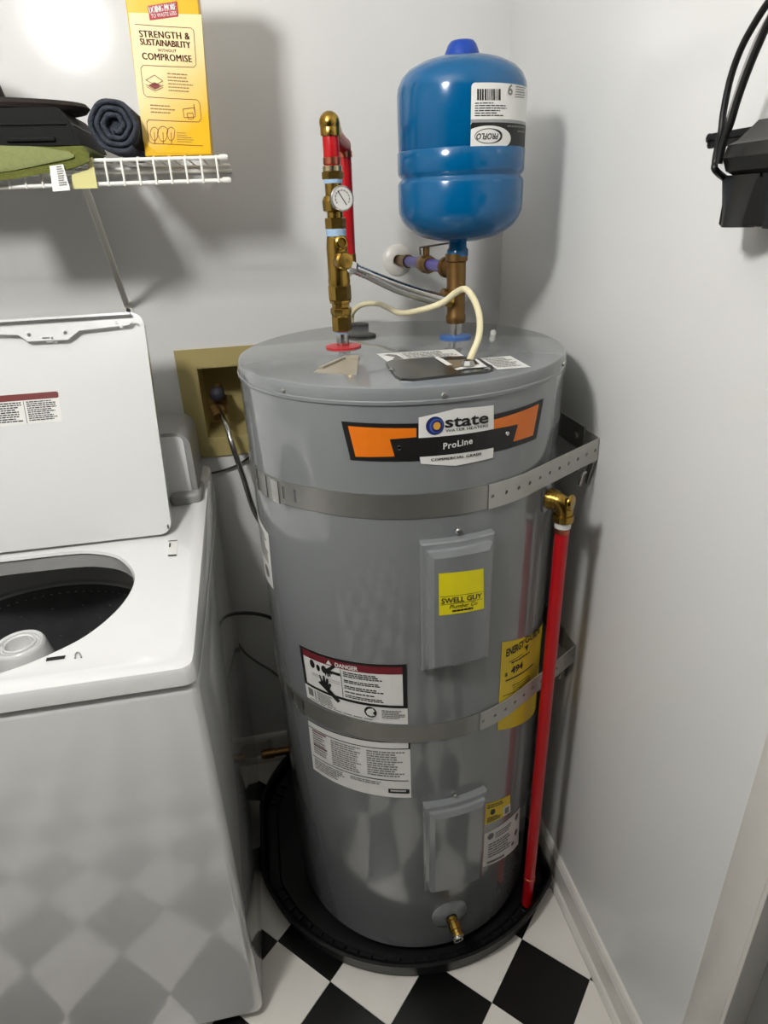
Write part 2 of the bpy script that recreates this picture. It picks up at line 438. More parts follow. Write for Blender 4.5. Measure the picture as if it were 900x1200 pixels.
# ================================================================== WATER HEATER
HC = Cyl(HX, HY, HR)
heater = thing('water_heater', 'tall grey cylindrical water heater standing in a round black pan', 'water heater', (HX, HY, 0.03))
def hp(th, z, off=0.0):
    a = math.radians(th); return Vector((HX+(HR+off)*math.cos(a), HY+(HR+off)*math.sin(a), z))
def hn(th): a = math.radians(th); return Vector((math.cos(a), math.sin(a), 0))
def ht(th): a = math.radians(th); return Vector((-math.sin(a), math.cos(a), 0))
bm = lathe(B(), [(0, .0), (HR-.012, .0), (HR-.002, .004), (HR, .012), (HR, HZ-.03-.018), (0, HZ-.03-.018)], (HX, HY, 0.03), n=96)
finish('jacket', bm, GREY, heater)
bm = lathe(B(), [(HR-.004, -.026), (HR+.0012, -.026), (HR+.0026, -.0245), (HR+.0026, -.0205), (HR+.001, -.019), (HR+.001, -.008), (HR-.0015, -.0025), (HR-.007, 0.0), (0, 0.0)], (HX, HY, HZ), n=96)
finish('top_cap', bm, GREY_TOP, heater)
for th in (-139.5, -90, -34.8, 20, 80, 150):
    bm = lathe(B(), [(0, 0), (.0042, 0), (.0042, .0018), (.003, .0028), (0, .003)], hp(th, HZ-.014, .0008), hn(th), 6); finish('screw', bm, STEEL, heater, smooth=20)
# rings and plugs on the lid
hb = Vector((0.139, 1.136, HZ)); cb = Vector((0.349, 1.155, HZ))
for nm, c, r0, r1, mt in (('hot_ring', hb, .011, .031, M('red plastic ring', (188, 22, 34), .3)), ('cold_ring', cb, .011, .029, M('blue plastic ring', (48, 104, 178), .3))):
    bm = lathe(B(), [(r0, 0), (r1, 0), (r1, .0025), (r0+.003, .004), (r0, .004)], c, n=36); finish(nm, bm, mt, heater)
for px, r in (((424, 393), .027), ((419, 380.5), .023)):
    bm = lathe(B(), [(0, 0), (r, 0), (r, .001), (r-.002, .002), (0, .002)], atz(px, HZ), n=32); finish('anode_plug', bm, BLACKP, heater)
bm = lathe(B(), [(0, 0), (.0052, 0), (.0056, .003), (.0048, .006), (.003, .008), (0, .0085)], atz((578, 392), HZ), n=14); finish('plastic_button', bm, PAPER, heater)
# junction plate on the lid
TOP = Plane((0, 0, HZ), (1, 0, 0), (0, 1, 0))
ppx = [(452, 427.5), (463, 443), (470, 446.5), (484, 447), (571, 437.5), (578, 435), (577, 431.5), (556, 421.5), (549, 420), (509, 421), (458, 425)]
bm = prism(B(), [TOP.inv(q) for q in ppx][::-1], TOP.fwd, 0.0, 0.004, [[TOP.inv(q) for q in [(512, 423), (524, 434), (560, 434), (566, 428), (554, 421.5)]][::-1]]); jp = finish('junction_cover', bm, M('dark satin steel', (118, 120, 120), .2, .9, var=.08), heater, smooth=20)
for px in ((459, 434), (571, 433)):
    bm = lathe(B(), [(0, 0), (.0048, 0), (.0048, .002), (.003, .0035), (0, .0038)], atz(px, HZ+.004), n=8); finish('screw', bm, CHROME, jp)
decal('insulation', TOP, [[(511, 422.5), (523, 435), (561, 435), (568, 428), (555, 421)]], M('brown insulation', (118, 104, 82), .8), heater, .0008)
decal('paper_scrap', TOP, [[(512, 421.5), (509, 423), (524, 432.5), (530, 431.5), (519, 424.5)], [(532, 436.5), (536, 438), (548, 435.5), (560, 435), (571, 434), (558, 424), (555, 424.5), (562, 431), (546, 433)]], PAPER, heater, .0053)
lb = Label(TOP, (441, 415), (532, 409.5), (546, 419), (455, 425))
decal('lid_label', TOP, [lb.rect(0, 0, 1, 1)], PAPER, heater, .0006, px=False)
l0 = bpy.data.objects['lid_label']
decal('print', TOP, [lb.poly([(.06, .22), (.14, .12), (.22, .3), (.24, .75), (.08, .8), (.16, .5)]), lb.rect(.27, .05, .275, .95)]+lb.rows(.3, .12, .95, .9, 6, seed=3), INKG, l0, .0009, px=False)
lb = Label(TOP, (562, 420), (598, 417.5), (622, 430.5), (583, 433.5))
l1 = decal('lid_label', TOP, [lb.rect(0, 0, 1, 1)], PAPER, heater, .0006, px=False)
decal('print', TOP, lb.rows(.08, .1, .92, .9, 8, seed=4), INKG, l1, .0009, px=False)
bm = prism(B(), [TOP.inv(q) for q in [(367, 437), (374, 433), (404, 420.5), (420, 420.5), (418, 439.5)]][::-1], TOP.fwd, 0, .0015)
vent = finish('tan_tag', bm, M('tan paper tag', (158, 150, 134), .35, var=.1), heater, smooth=0)
bm = prism(B(), [TOP.inv(q) for q in [(373, 434), (404, 420), (421, 420), (420, 422.5), (405, 422), (379, 433.5)]][::-1], TOP.fwd, .0012, .005); finish('tag_edge', bm, MATS['tan paper tag'], vent, smooth=0)

# raised element covers
def cover(name, th0, th1, z0, z1, levels):
    bm = B(); rings = []; n = 10; mz = 6
    u0, u1 = math.radians(th0)*HR, math.radians(th1)*HR
    for ins, hgt in levels:
        a0, a1, b0, b1 = u0+ins, u1-ins, z0+ins*0.9, z1-ins*1.1
        loop = [(a0+(a1-a0)*k/n, b0) for k in range(n)]+[(a1, b0+(b1-b0)*k/mz) for k in range(mz)]
        loop += [(a1-(a1-a0)*k/n, b1) for k in range(n)]+[(a0, b1-(b1-b0)*k/mz) for k in range(mz)]
        rings.append([bm.verts.new(HC.fwd(u, v, hgt)) for u, v in loop])
    for a, b in zip(rings, rings[1:]):
        for k in range(len(a)): bm.faces.new((a[k], a[(k+1) % len(a)], b[(k+1) % len(a)], b[k]))
    t = rings[-1]; N = len(t)
    for k in range(n):                                  # top plate, strips across theta
        i0, i1 = k, k+1; j0, j1 = 2*n+mz-k, 2*n+mz-k-1
        left = [t[i0]] if k else [t[0]]
        bm.faces.new((t[i0], t[i1 % N], t[j1 % N], t[j0 % N])) if 0 < k < n-1 else None
    def colu(k): return [t[k]] if 0 < k < n else None
    bm.faces.new([t[0], t[1], t[2*n+mz-1]]+[t[2*n+mz+q] for q in range(mz)])
    bm.faces.new([t[n-1]]+[t[n+q] for q in range(mz+1)]+[t[n+mz+1]])
    return finish(name, bm, GREY, heater, smooth=28)
LV = [(0, .0), (.0008, .010), (.003, .0125), (.0085, .0135), (.010, .0145), (.0105, .0205), (.0185, .0255)]
c1 = cover('element_cover', -97.6, -73.2, .797, 1.034, LV)
c2 = cover('element_cover', -97.4, -71.6, .238, .480, LV)
for th, z in ((-85.4, 1.044), (-84.8, .486)):
    bm = lathe(B(), [(0, -.002), (.0045, -.002), (.0045, .004), (.0028, .006), (0, .006)], hp(th, z), hn(th), 8); finish('screw', bm, CHROME, heater, smooth=20)

# drain: escutcheon and brass valve
dth = -85.9; dz = .134
bm = lathe(B(), [(.0, .0), (.040, .0), (.0395, .003), (.03, .008), (.016, .011), (.0, .011)], hp(dth, dz, -.002), hn(dth), 36); finish('drain_plate', bm, GREY, heater)
dv = lathe(B(), [(0, 0), (.0118, 0), (.0118, .009), (.0105, .010), (.0105, .016), (.0125, .017), (.0125, .027), (.0105, .028), (.0105, .034), (.0118, .035), (.0118, .040), (.008, .040), (.008, .036), (0, .036)], hp(dth, dz, .006), (hn(dth)+Vector((.05, 0, -.2))).normalized(), 12)
d0 = finish('drain_valve', dv, BRASS, heater, smooth=20)
bm = lathe(B(), [(.0, 0), (.0126, 0), (.0126, .006), (.0, .006)], hp(dth, dz, .006), hn(dth), 20); finish('collar', bm, BLACKP, d0)
bm = lathe(B(), [(.008, 0), (.0105, 0), (.0105, .006), (.008, .006)], hp(dth, dz-.008, .045), (hn(dth)+Vector((.05, 0, -.2))).normalized(), 16); finish('hose_end', bm, STEEL, d0)

# oval plate for the relief valve
TPT = -44.0
bm = B(); prism(bm, rrect(math.radians(TPT)*HR-.017, 1.015, math.radians(TPT)*HR+.017, 1.085, .0165, 6), HC.fwd, 0, .004); finish('relief_plate', bm, GREY, heater)

# --- brand plate
S = HC
def shape(name, polys, mat, off, parent):
    for q in polys: o = decal(name, S, [q], mat, parent, off)
    return o
plate = shape('brand_plate', [[(400, 493.5), (490, 496), (577, 486), (637, 466.5), (628, 514), (577, 530), (492, 540), (411, 539)]], INK, .0006, heater)
shape('orange_panel', [[(408, 499), (488, 501.5), (488, 512), (457, 514.5), (464, 534.5), (417, 535)], [(577, 492), (631, 473), (624, 510), (600, 517.5), (606, 499.5), (577, 506)]], ORANGE, .0010, plate)
shape('white_shield', [[(490.5, 489), (534, 478.5), (578, 474.5), (578, 502.5), (490.5, 513)], [(491.5, 534.5), (578, 523.5), (577, 536), (533, 545.5), (493, 543)]], PAPER, .0013, plate)
shape('grey_band', [[(457, 515), (490, 513.5), (578, 502.5), (606, 497), (600, 519), (578, 524), (491, 535), (463, 536)]], INK, .0016, plate)
cc = S.inv((509.5, 498.5))
decal('emblem', S, [ellipse(cc[0], cc[1], .0128, .0132)], NAVY, plate, .0019, px=False)
cc2 = (cc[0]+.0018, cc[1]-.0002)
decal('emblem', S, [ellipse(cc2[0], cc2[1], .0098, .0104)], LBLUE, plate, .0022, px=False)
decal('emblem', S, [ellipse(cc2[0]+.0008, cc2[1]-.0004, .0078, .0086)], NAVY, plate, .0025, px=False)
decal('emblem', S, [ellipse(cc2[0]+.0006, cc2[1], .0052, .0056)], M('gold ink', (214, 158, 62), .4), plate, .0028, px=False)
texts('lettering', S, [('state', (521, 500.5), (571.5, 494.5), .0165, dict(bold=.022)), ('WATER HEATERS', (521.5, 506), (571, 499.6), .0042, dict(bold=.008)), ('COMMERCIAL GRADE', (505, 540), (563.5, 532.5), .0042, dict(dbl=(-.0003, 0, .0003), space=1.15))], INK, plate, .0020)
texts('lettering', S, [('ProLine', (519, 526), (553, 519), .0095, dict(bold=.022, space=1.1))], PAPER, plate, .0021)
for px in ((468, 524.5), (593.5, 507.5)):
    u, v = S.inv(px); P = S.fwd(u, v, .0016); bm = lathe(B(), [(0, 0), (.0036, 0), (.003, .0016), (0, .0022)], P, hn(math.degrees(u/HR)), 14); finish('rivet', bm, CHROME, plate)

# --- service company sticker on the upper cover (text only)
S2 = Cyl(HX, HY, HR+.0258)
lb = Label(S2, (514, 672), (566.5, 666), (567, 713), (514.5, 721.5))
st = decal('service_sticker', S2, [lb.rect(0, 0, 1, 1)], YEL, heater, .0004, px=False)
texts('lettering', S2, [('SWELL GUY', lb.at(.05, .71), lb.at(.95, .71), lb.h(.125), dict(bold=.018)), ('Plumber Co', lb.at(.22, .855), lb.at(.84, .855), lb.h(.10), dict(italic=.3, bold=.004))], M('brown black ink', (54, 30, 26), .5), st, .0008, px=False)
decal('print', S2, [lb.rect(.03, .735, .97, .745), lb.rect(.03, .545, .97, .553)]+lb.rows(.28, .895, .74, .94, 1, end=(1, 1), wmin=.12, wmax=.2, thick=1), M('brown black ink', (54, 30, 26), .5), st, .0008, px=False)

# --- energy guide label
lb = Label(S, (588, 752.5), (636, 727.5), (628, 829), (582.5, 856))
eg = decal('energy_label', S, [lb.rect(0, 0, 1, 1)], YEL2, heater, .0006, px=False)
Q = lambda *pts: [S.inv(q) for q in pts]
decal('print', S, [Q((614.3, 757.5), (619, 754.5), (617, 762.5)), Q((596, 775.6), (596, 776.4), (612, 766.4), (612, 765.6)), Q((592, 797), (592, 798.6), (624, 778.5), (624, 777)), Q((612, 805), (612, 809), (620.5, 803), (620.5, 798.5)), Q((589, 815.5), (589, 816.2), (611, 805), (611, 804.3))]
      + print_rows(S, [(599, 776), (622, 761), (622, 764), (599, 779)], 1, seed=5)+print_rows(S, [(600, 803), (622, 788), (621, 797), (601, 810)], 3, thick=.3, seed=9), INK, eg, .0010, px=False)
texts('lettering', S, [('ENERGY', (592.5, 769.5), (613.5, 757), .0165, dict(bold=.03)), ('GUIDE', (614.5, 754), (632, 740.5), .0145, dict(bold=.02)), ('$', (591, 793), (594.3, 791.3), .008, dict(bold=.02)), ('494', (598, 790), (612, 782), .0155, dict(bold=.03))], INK, eg, .0011)

# --- danger label
lb = Label(S, (351, 754.5), (476.5, 777.5), (478, 848.5), (360.5, 816.5))
dl = decal('danger_label', S, [lb.rect(0, 0, 1, 1)], PAPER, heater, .0006, px=False)
decal('black_border', S, [lb.rect(0, 0, 1, .045), lb.rect(0, .68, 1, .725), lb.rect(0, 0, .035, .725), lb.rect(.965, 0, 1, .725)], INK, dl, .0010, px=False)
decal('red_band', S, [lb.rect(.035, .045, .965, .165)], DKRED, dl, .0010, px=False)
texts('lettering', S, [('DANGER', lb.at(.39, .145), lb.at(.60, .145), lb.h(.072), dict(bold=.03))], PAPER, dl, .0013, px=False)
decal('warning_triangle', S, [lb.poly([(.30, .145), (.36, .145), (.33, .07)])], PAPER, dl, .0013, px=False)
hand = lambda x, y, s, f: lb.poly([(x+s*a, y+f*s*1.7*b) for a, b in [(0, 0), (.05, -.03), (.03, -.11), (.05, -.12), (.08, -.04), (.09, -.13), (.115, -.13), (.12, -.04), (.14, -.11), (.165, -.10), (.155, -.02), (.18, -.05), (.2, -.03), (.17, .04), (.30, .16), (.26, .20), (.10, .07)]])
decal('print', S, [hand(.18, .55, .75, 1), hand(.26, .28, .45, -1)]+[[lb.at(.14+.028*math.cos(t), .25+.075*math.sin(t)) for t in [2*PI*k/14 for k in range(14)]], [lb.at(.205+.02*math.cos(t), .28+.06*math.sin(t)) for t in [2*PI*k/14 for k in range(14)]], [lb.at(.27+.03*math.cos(t), .27+.07*math.sin(t)) for t in [2*PI*k/14 for k in range(14)]], lb.rect(.27, .25, .43, .30), lb.rect(.12, .415, .42, .42), lb.rect(.12, .45, .42, .455), lb.rect(.435, .18, .44, .67)]
      + lb.rows(.46, .20, .80, .30, 3, seed=11)+lb.rows(.46, .34, .82, .40, 2, seed=12)+lb.rows(.46, .44, .84, .51, 2, seed=13)+lb.rows(.46, .54, .82, .575, 1, seed=14)+lb.rows(.46, .60, .80, .66, 2, seed=15)
      + [[lb.at(.68+.055*math.cos(t), .83+.095*math.sin(t)) for t in [2*PI*k/20 for k in range(20)]]], INK, dl, .0012, px=False)
decal('print', S, [lb.poly([(.64, .83), (.66, .78), (.70, .76), (.72, .80), (.70, .84), (.72, .88), (.68, .90), (.65, .88)])], PAPER, dl, .0015, px=False)
decal('print', S, [lb.rect(.04, .76, .10, .90), lb.rect(.12, .76, .13, .93)]+lb.rows(.15, .75, .36, .95, 7, seed=16)+lb.rows(.78, .77, .98, .92, 5, seed=17)+lb.rows(.05, .955, .9, .985, 1, seed=18), INKG, dl, .0012, px=False)

# --- specification label
lb = Label(S, (361, 842), (480.5, 868), (482, 934.5), (367.5, 900.5))
sl = decal('specification_label', S, [lb.rect(0, 0, 1, 1)], PAPER, heater, .0006, px=False)
decal('print', S, [lb.rect(0, .0, 1, .02), lb.rect(0, .12, 1, .135), lb.rect(.02, .68, .98, .695), lb.rect(.80, .84, .985, .92), lb.rect(.985, 0, 1, .13)], INK, sl, .0010, px=False)
decal('print', S, lb.rows(.05, .20, .22, .62, 9, seed=21)+lb.rows(.27, .17, .57, .66, 12, seed=22)+lb.rows(.62, .18, .96, .64, 11, seed=23)+lb.rows(.04, .73, .40, .94, 6, seed=24)+lb.rows(.45, .73, .8, .8, 2, seed=25), INKG, sl, .0010, px=False)
decal('print', S, [lb.rect(.05, .15, .22, .175), lb.rect(.05, .42, .22, .44)], DKRED, sl, .0012, px=False)
decal('print', S, lb.rows(.82, .86, .96, .9, 1, end=(1, 1)), PAPER, sl, .0013, px=False)

# --- yellow and white labels beside the lower cover
lb = Label(S, (568, 942), (597.5, 931), (597.5, 951), (567.5, 967))
yl = decal('caution_label', S, [lb.rect(0, 0, 1, 1)], YEL2, heater, .0006, px=False)
decal('print', S, lb.rows(.08, .1, .9, .3, 2, seed=31)+[[lb.at(.28+.09*math.cos(t), .48+.14*math.sin(t)) for t in [2*PI*k/12 for k in range(12)]]]+lb.rows(.08, .7, .6, .95, 3, seed=32), INK, yl, .001, px=False)
w1 = decal('print', S, [lb.rect(.68, .50, 1, 1.0)], PAPER, yl, .0012, px=False)
decal('print', S, [lb.rect(.74, .58, .93, .92)], INKG, yl, .0015, px=False)
lb = Label(S, (567.5, 977), (609, 945.5), (607, 989), (565.5, 1016))
wl = decal('approval_label', S, [lb.rect(0, 0, 1, 1)], PAPER, heater, .0006, px=False)
circ = lambda x, y, a, b, n=14: [lb.at(x+a*math.cos(2*PI*k/n), y+b*math.sin(2*PI*k/n)) for k in range(n)]
decal('print', S, [circ(.14, .15, .07, .09), circ(.86, .14, .06, .08), circ(.86, .55, .06, .08), circ(.75, .78, .05, .05)]+lb.rows(.25, .12, .74, .3, 3, seed=34)+lb.rows(.1, .36, .7, .8, 6, seed=35)+[lb.rect(.08, .88, .5, .95)], INKG, wl, .001, px=False)
# strip of white label high on the left side
lb = Label(S, hp(0, 0)[:2], hp(0, 0)[:2], hp(0, 0)[:2], hp(0, 0)[:2], px=False)
rr = lambda th, z: (math.radians(th)*HR, z)
lb.c = [Vector(rr(-178, 1.0)), Vector(rr(-159.5, .985)), Vector(rr(-161.5, .868)), Vector(rr(-176, .862))]
sd = decal('side_label', S, [lb.rect(0, 0, 1, 1)], PAPER, heater, .0006, px=False)
decal('print', S, lb.rows(.1, .1, .9, .6, 8, seed=41)+[[lb.at(.6+.2*math.cos(t), .78+.1*math.sin(t)) for t in [2*PI*k/12 for k in range(12)]]], INKG, sd, .001, px=False)

# ------------------------------------------------------------------ drip pan
PX, PY, PR = .2343, 1.172, .394
pan = thing('drip_pan', 'round black plastic drip pan under the water heater', 'drip pan', (PX, PY, 0))
def squeeze(v):
    ins = PR-math.hypot(v.x-PX, v.y-PY)
    return Vector((max(-.1455+ins, min(v.x, .5325-ins)), min(v.y, 1.4625-ins), v.z))
bm = lathe(B(), [(0, .0005), (PR-.0145, .0005), (PR-.0105, .006), (PR-.0075, .046), (PR-.0015, .048), (PR, .053), (PR-.0045, .057), (PR-.0095, .055), (PR-.0135, .050), (PR-.016, .012), (PR-.0225, .008), (PR-.0405, .008), (PR-.0445, .012), (.0, .012)], (PX, PY, 0), n=128)
for v in bm.verts:
    if (v.co.xy-Vector((PX, PY))).length > .3: v.co = squeeze(v.co)
finish('tray', bm, BLACKP, pan)
rib = None
for k in range(72):
    a = 2*PI*k/72
    c = Vector((PX+(PR-.018)*math.cos(a), PY+(PR-.018)*math.sin(a), 0))
    if (squeeze(c)-c).length > .001: continue
    if rib is None:
        bm = box(B(), (PR-.042, -.0022, .006), (PR-.0195, .0022, .016), .0012, 1)
        bmesh.ops.translate(bm, verts=bm.verts, vec=(PX, PY, 0)); rib = finish('rib', bm, BLACKP, pan); rib.rotation_euler.z = a
    else:
        o = rib.copy(); COL.objects.link(o); o.rotation_euler.z = a
# feet for the heater on the pan floor
for th in (-90, 30, 150):
    bm = cyl(B(), Vector((HX, HY, 0.011))+hn(th)*.2, (0, 0, 1), .025, .0195, 16); finish('support_foot', bm, BLACKP, heater)

# ------------------------------------------------------------------ straps
def strap(z, zl, px_holes, name, label, left_px):
    t = thing(name, label, 'strap', hp(-75, z, .001), 'steel straps around the water heater')
    hh = .0195
    def ribbon(pts, th, hh, mat, nm, par, holes=()):
        """flat strap along pts, with cut-outs given as (s, half length, half height, round)"""
        nrm = []; ln = [0.0]
        for i, p in enumerate(pts):
            a = pts[max(i-1, 0)]; b = pts[min(i+1, len(pts)-1)]; d = Vector((b.x-a.x, b.y-a.y, 0)).normalized(); nrm.append(Vector((d.y, -d.x, 0)))
            if i: ln.append(ln[-1]+(p-pts[i-1]).length)
        def fwd(q, v, off):
            i = 0
            while i < len(ln)-2 and ln[i+1] < q: i += 1
            f = (q-ln[i])/(ln[i+1]-ln[i]); return pts[i].lerp(pts[i+1], f)+nrm[i].lerp(nrm[i+1], f)*off+Vector((0, 0, v))
        cells = [(max(0, q-a-.0015), min(ln[-1], q+a+.0015), q, a, b, rd) for q, a, b, rd in sorted(holes)]
        cuts = sorted(set([q for q in ln if not any(ce[0]-1e-4 < q < ce[1]+1e-4 for ce in cells)]+[0.0, ln[-1]]+[c for ce in cells for c in ce[:2]]))
        bm = B()
        for q0, q1 in zip(cuts, cuts[1:]):
            mid = [q for q in ln if q0+1e-6 < q < q1-1e-6]
            outer = [(q, -hh) for q in [q0]+mid+[q1]]+[(q, hh) for q in [q1]+mid[::-1]+[q0]]
            ho = []
            for ce in cells:
                if abs(ce[0]-q0) < 1e-9:
                    ho = [[(ce[2]+ce[3]*math.cos(2*PI*k/14), ce[4]*math.sin(2*PI*k/14)) for k in range(14)] if ce[5] else [(ce[2]-ce[3], -ce[4]), (ce[2]+ce[3], -ce[4]), (ce[2]+ce[3], ce[4]), (ce[2]-ce[3], ce[4])]]
            prism(bm, outer, fwd, 0.0, th, ho)
        bmesh.ops.remove_doubles(bm, verts=bm.verts, dist=1e-6)
        bmesh.ops.delete(bm, geom=[f for f in bm.faces if all(len(e.link_faces) > 2 for e in f.edges)], context='FACES_ONLY')
        return finish(nm, bm, mat, par, smooth=30)
    def along(pts, P):
        ln = 0.0; best = (9, 0)
        for a, b in zip(pts, pts[1:]):
            d = b-a; t = max(0, min(1, (P-a).dot(d)/d.length_squared)); e = (P-(a+d*t)).length
            if e < best[0]: best = (e, ln+d.length*t)
            ln += d.length
        return best[1]
    # band round the jacket: from the back wall on the left, along the left side, round the front
    pts = [Vector((HX-HR-.004, YB-.002, z+zl)), Vector((HX-HR-.001, HY+.06, z+zl))]
    th = -178.0
    while th <= -60: pts.append(hp(th, z+zl*max(0, (-130-th)/50), .0005)); th += 3.0
    sl_ = []
    for px in left_px:
        u, v = HC.inv(px); P_ = HC.fwd(u, v, .0005); sl_.append((along(pts, P_), .0028, hh*.55, False))
    ribbon(pts, .0014, hh*1.0, STRAPM, 'band', t, sl_)
    # punched end plate: lies on the band, leaves tangentially, turns at the wall
    E = Vector((XW-.008, .966, 0)); pts = [hp(th, z, .0026) for th in range(-75, -58, 3)]
    q0 = pts[-1]
    for k in range(1, 9): pts.append(Vector((q0.x+(E.x-q0.x)*k/8, q0.y+(E.y-q0.y)*k/8, z+.001*k/2)))
    z2 = pts[-1].z
    front = list(pts)
    for a in range(1, 6):
        an = PI/2*a/5; pts.append(Vector((E.x+.006*math.sin(an), E.y+.006*(1-math.cos(an))+.001, z2)))
    pts.append(Vector((XW-.0022, 1.04, z2))); pts.append(Vector((XW-.0022, 1.13, z2)))
    ln = sum((b-a).length for a, b in zip(front, front[1:]))
    pl = ribbon(pts, .0020, hh*1.02, M('zinc plate', (176, 175, 168), .4, .45, var=.08, vs=40), 'end_plate', t, [(.0055+.0265*k, .0033, .0033, True) for k in range(int((ln-.008)/.0265)+1)])
    # wall plate, lag screws
    bm = box(B(), (XW-.004, 1.02, z2-.024), (XW, 1.16, z2+.024), .001, 1); wp = finish('wall_plate', bm, STRAPM, t)
    for yy in (1.045, 1.135):
        bm = lathe(B(), [(0, 0), (.006, 0), (.006, .003), (.004, .004), (0, .004)], (XW-.0045, yy, z2), (-1, 0, 0), 6); finish('lag_screw', bm, STEEL, wp, smooth=20)
    # hanging fold of the plate under the bend, and adjusting bolt
    bm = B(); prism(bm, [(0, 0), (.004, -.002), (-.012, -.052), (-.02, -.05), (-.016, -.01)], lambda u, v, o: Vector((E.x+o, E.y+.004-u, z2-hh+v)), -.0005, .0012); finish('fold', bm, STRAPM, t, smooth=0)
    bm = cyl(B(), (E.x-.012, E.y+.02, z2-.072), (0, -.25, 1), .0035, .036, 10); lathe(bm, [(0, 0), (.0075, 0), (.0075, .005), (0, .005)], (E.x-.012, E.y+.013, z2-.045), (0, -.25, 1), 6); finish('bolt', bm, CHROME, t, smooth=20)
    # slot loops where the band is buckled on the left
    for k in range(3):
        th = -166+k*7.5
        bm = B(); u = math.radians(th)*HR; prism(bm, [(u, z+zl*.6-hh*1.0), (u+.019, z+zl*.55-hh*1.0), (u+.019, z+zl*.55+hh*1.0), (u, z+zl*.6+hh*1.0)], HC.fwd, .0015, .0031); finish('buckle', bm, CHROME, t, smooth=0)
    return t
strap(1.0905, -.014, None, 'heater_strap', 'punched steel strap around the top of the water heater', [(322, 571), (333, 574), (347, 580)])
strap(.6500, -.012, None, 'heater_strap', 'punched steel strap around the middle of the water heater, below the danger label', [(345, 822), (357, 830)])

# ------------------------------------------------------------------ relief valve and red discharge pipe
PP = Vector((.4575, .886, 0))
dp = thing('discharge_pipe', 'long red plastic pipe with brass elbow running down the side of the water heater', 'pipe', (PP.x, PP.y, .014))
ez = aty((662, 588), PP.y).z
pdir = Vector((PP.x-HX, PP.y-HY, 0)).normalized()
sv = Vector((HX, HY, ez))+pdir*(HR-.004)
bm = lathe(B(), [(0, 0), (.0125, 0), (.0125, .014), (.0165, .016), (.0165, .026), (0, .026)], sv, pdir, 16)
finish('relief_valve_neck', bm, BRASS, dp, smooth=25)
bm = B(); c = Vector((PP.x, PP.y, ez))
tube(bm, [c-pdir*.026, c-pdir*.016]+[c-pdir*.016*(1-math.sin(a))-Vector((0, 0, 1))*.016*(1-math.cos(a)) for a in [PI/2*k/8 for k in range(1, 9)]]+[c-Vector((0, 0, .03))], .0148, 18)
lathe(bm, [(.0146, 0), (.0175, 0), (.0175, .010), (.0146, .010)], c-pdir*.028, pdir, 18); lathe(bm, [(.0146, 0), (.0172, 0), (.0172, .012), (.0146, .012)], c-Vector((0, 0, .034)), (0, 0, 1), 18)
lathe(bm, [(0, 0), (.0145, 0), (.0145, .003), (.012, .006), (0, .007)], c+pdir*.008, pdir, 16)
finish('elbow', bm, BRASS, dp)
bm = lathe(B(), [(0, 0), (.0135, 0), (.0135, .013), (0, .013)], c-Vector((0, 0, .046)), (0, 0, 1), 18); finish('thread_tape', bm, M('white thread tape', (214, 212, 204), .5), dp)
bm = lathe(B(), [(0, 0), (.0125, 0), (.0128, .008), (0, .008)], c-Vector((0, 0, .056)), (0, 0, 1), 18); finish('crimp_ring', bm, COPPER, dp)
zb = max(.0168, aty((617, 1060), PP.y).z)
bm = lathe(B(), [(0, 0), (.0118, 0), (.0118, ez-.053-zb), (0, ez-.053-zb)], (PP.x, PP.y, zb), (0, 0, 1), 20); finish('pipe', bm, REDPEX, dp)
zc = aty((618, 1031), PP.y).z
bm = lathe(B(), [(.0116, 0), (.0129, .001), (.0129, .009), (.0116, .010)], (PP.x, PP.y, zc), (0, 0, 1), 20); finish('coupling', bm, REDPEX, dp)
bm = lathe(B(), [(.0117, 0), (.0132, .0006), (.0132, .0024), (.0117, .003)], (PP.x, PP.y, zc+.01), (0, 0, 1), 20); finish('crimp_ring', bm, COPPER, dp)

# ------------------------------------------------------------------ hot riser with mixing valve
RY = 1.136
def rz(y, x=395): return aty((x, y), RY).z
def rx(px): return aty(px, RY).x
hr = thing('hot_water_riser', 'brass mixing valve stack with dial gauge rising from the red ring on the heater', 'valve', hb)
X0 = .139
def seg(nm, y1, y0, r, mat, n=20, prof=None, x=X0, par=None):
    za, zb_ = rz(y1), rz(y0); h = zb_-za
    bm = lathe(B(), prof(r, h) if prof else [(0, 0), (r*.94, 0), (r, h*.06), (r, h*.94), (r*.94, h), (0, h)], (x, RY, za), (0, 0, 1), n)
    return finish(nm, bm, mat, par or hr, smooth=25)
seg('nipple', 409, 388, .0108, CHROME)
seg('tape_ring', 391, 386, .0118, TAPE)
seg('union_nut', 388, 370, .0168, BRASS, 6)
seg('union_nut', 371, 352, .0182, BRASS, 8, lambda r, h: [(0, 0), (r*.85, 0), (r, h*.25), (r, h*.5), (r*.82, h*.6), (r*.82, h*.8), (r, h*.85), (r, h), (0, h)])
seg('union_nut', 352, 334, .0192, BRASS, 6)
mv = seg('mixing_valve', 335, 277, .0178, BRASS, 24, lambda r, h: [(0, 0), (r, 0), (r*1.06, h*.1), (r, h*.2), (r, h*.8), (r*.92, h*.95), (r*.9, h), (0, h)])
P = aty((399, 307), RY-.012); bm = lathe(B(), [(0, 0), (.0135, 0), (.0145, .006), (.0145, .018), (.0115, .021), (.0115, .025), (.006, .026), (0, .026)], P, (.25, -.95, .12), 16); finish('inlet_boss', bm, BRASS, mv)
P = aty((398, 285), RY-.012); bm = lathe(B(), [(0, 0), (.0105, 0), (.0105, .014), (.008, .016), (.0065, .016), (.0065, .011), (0, .011)], P, (.15, -1, .12), 14); finish('adjusting_screw', bm, BRASS, mv)
seg('tape_ring', 277, 268, .0165, TAPE)
seg('reducer', 268, 255, .0172, BRASS, 6)
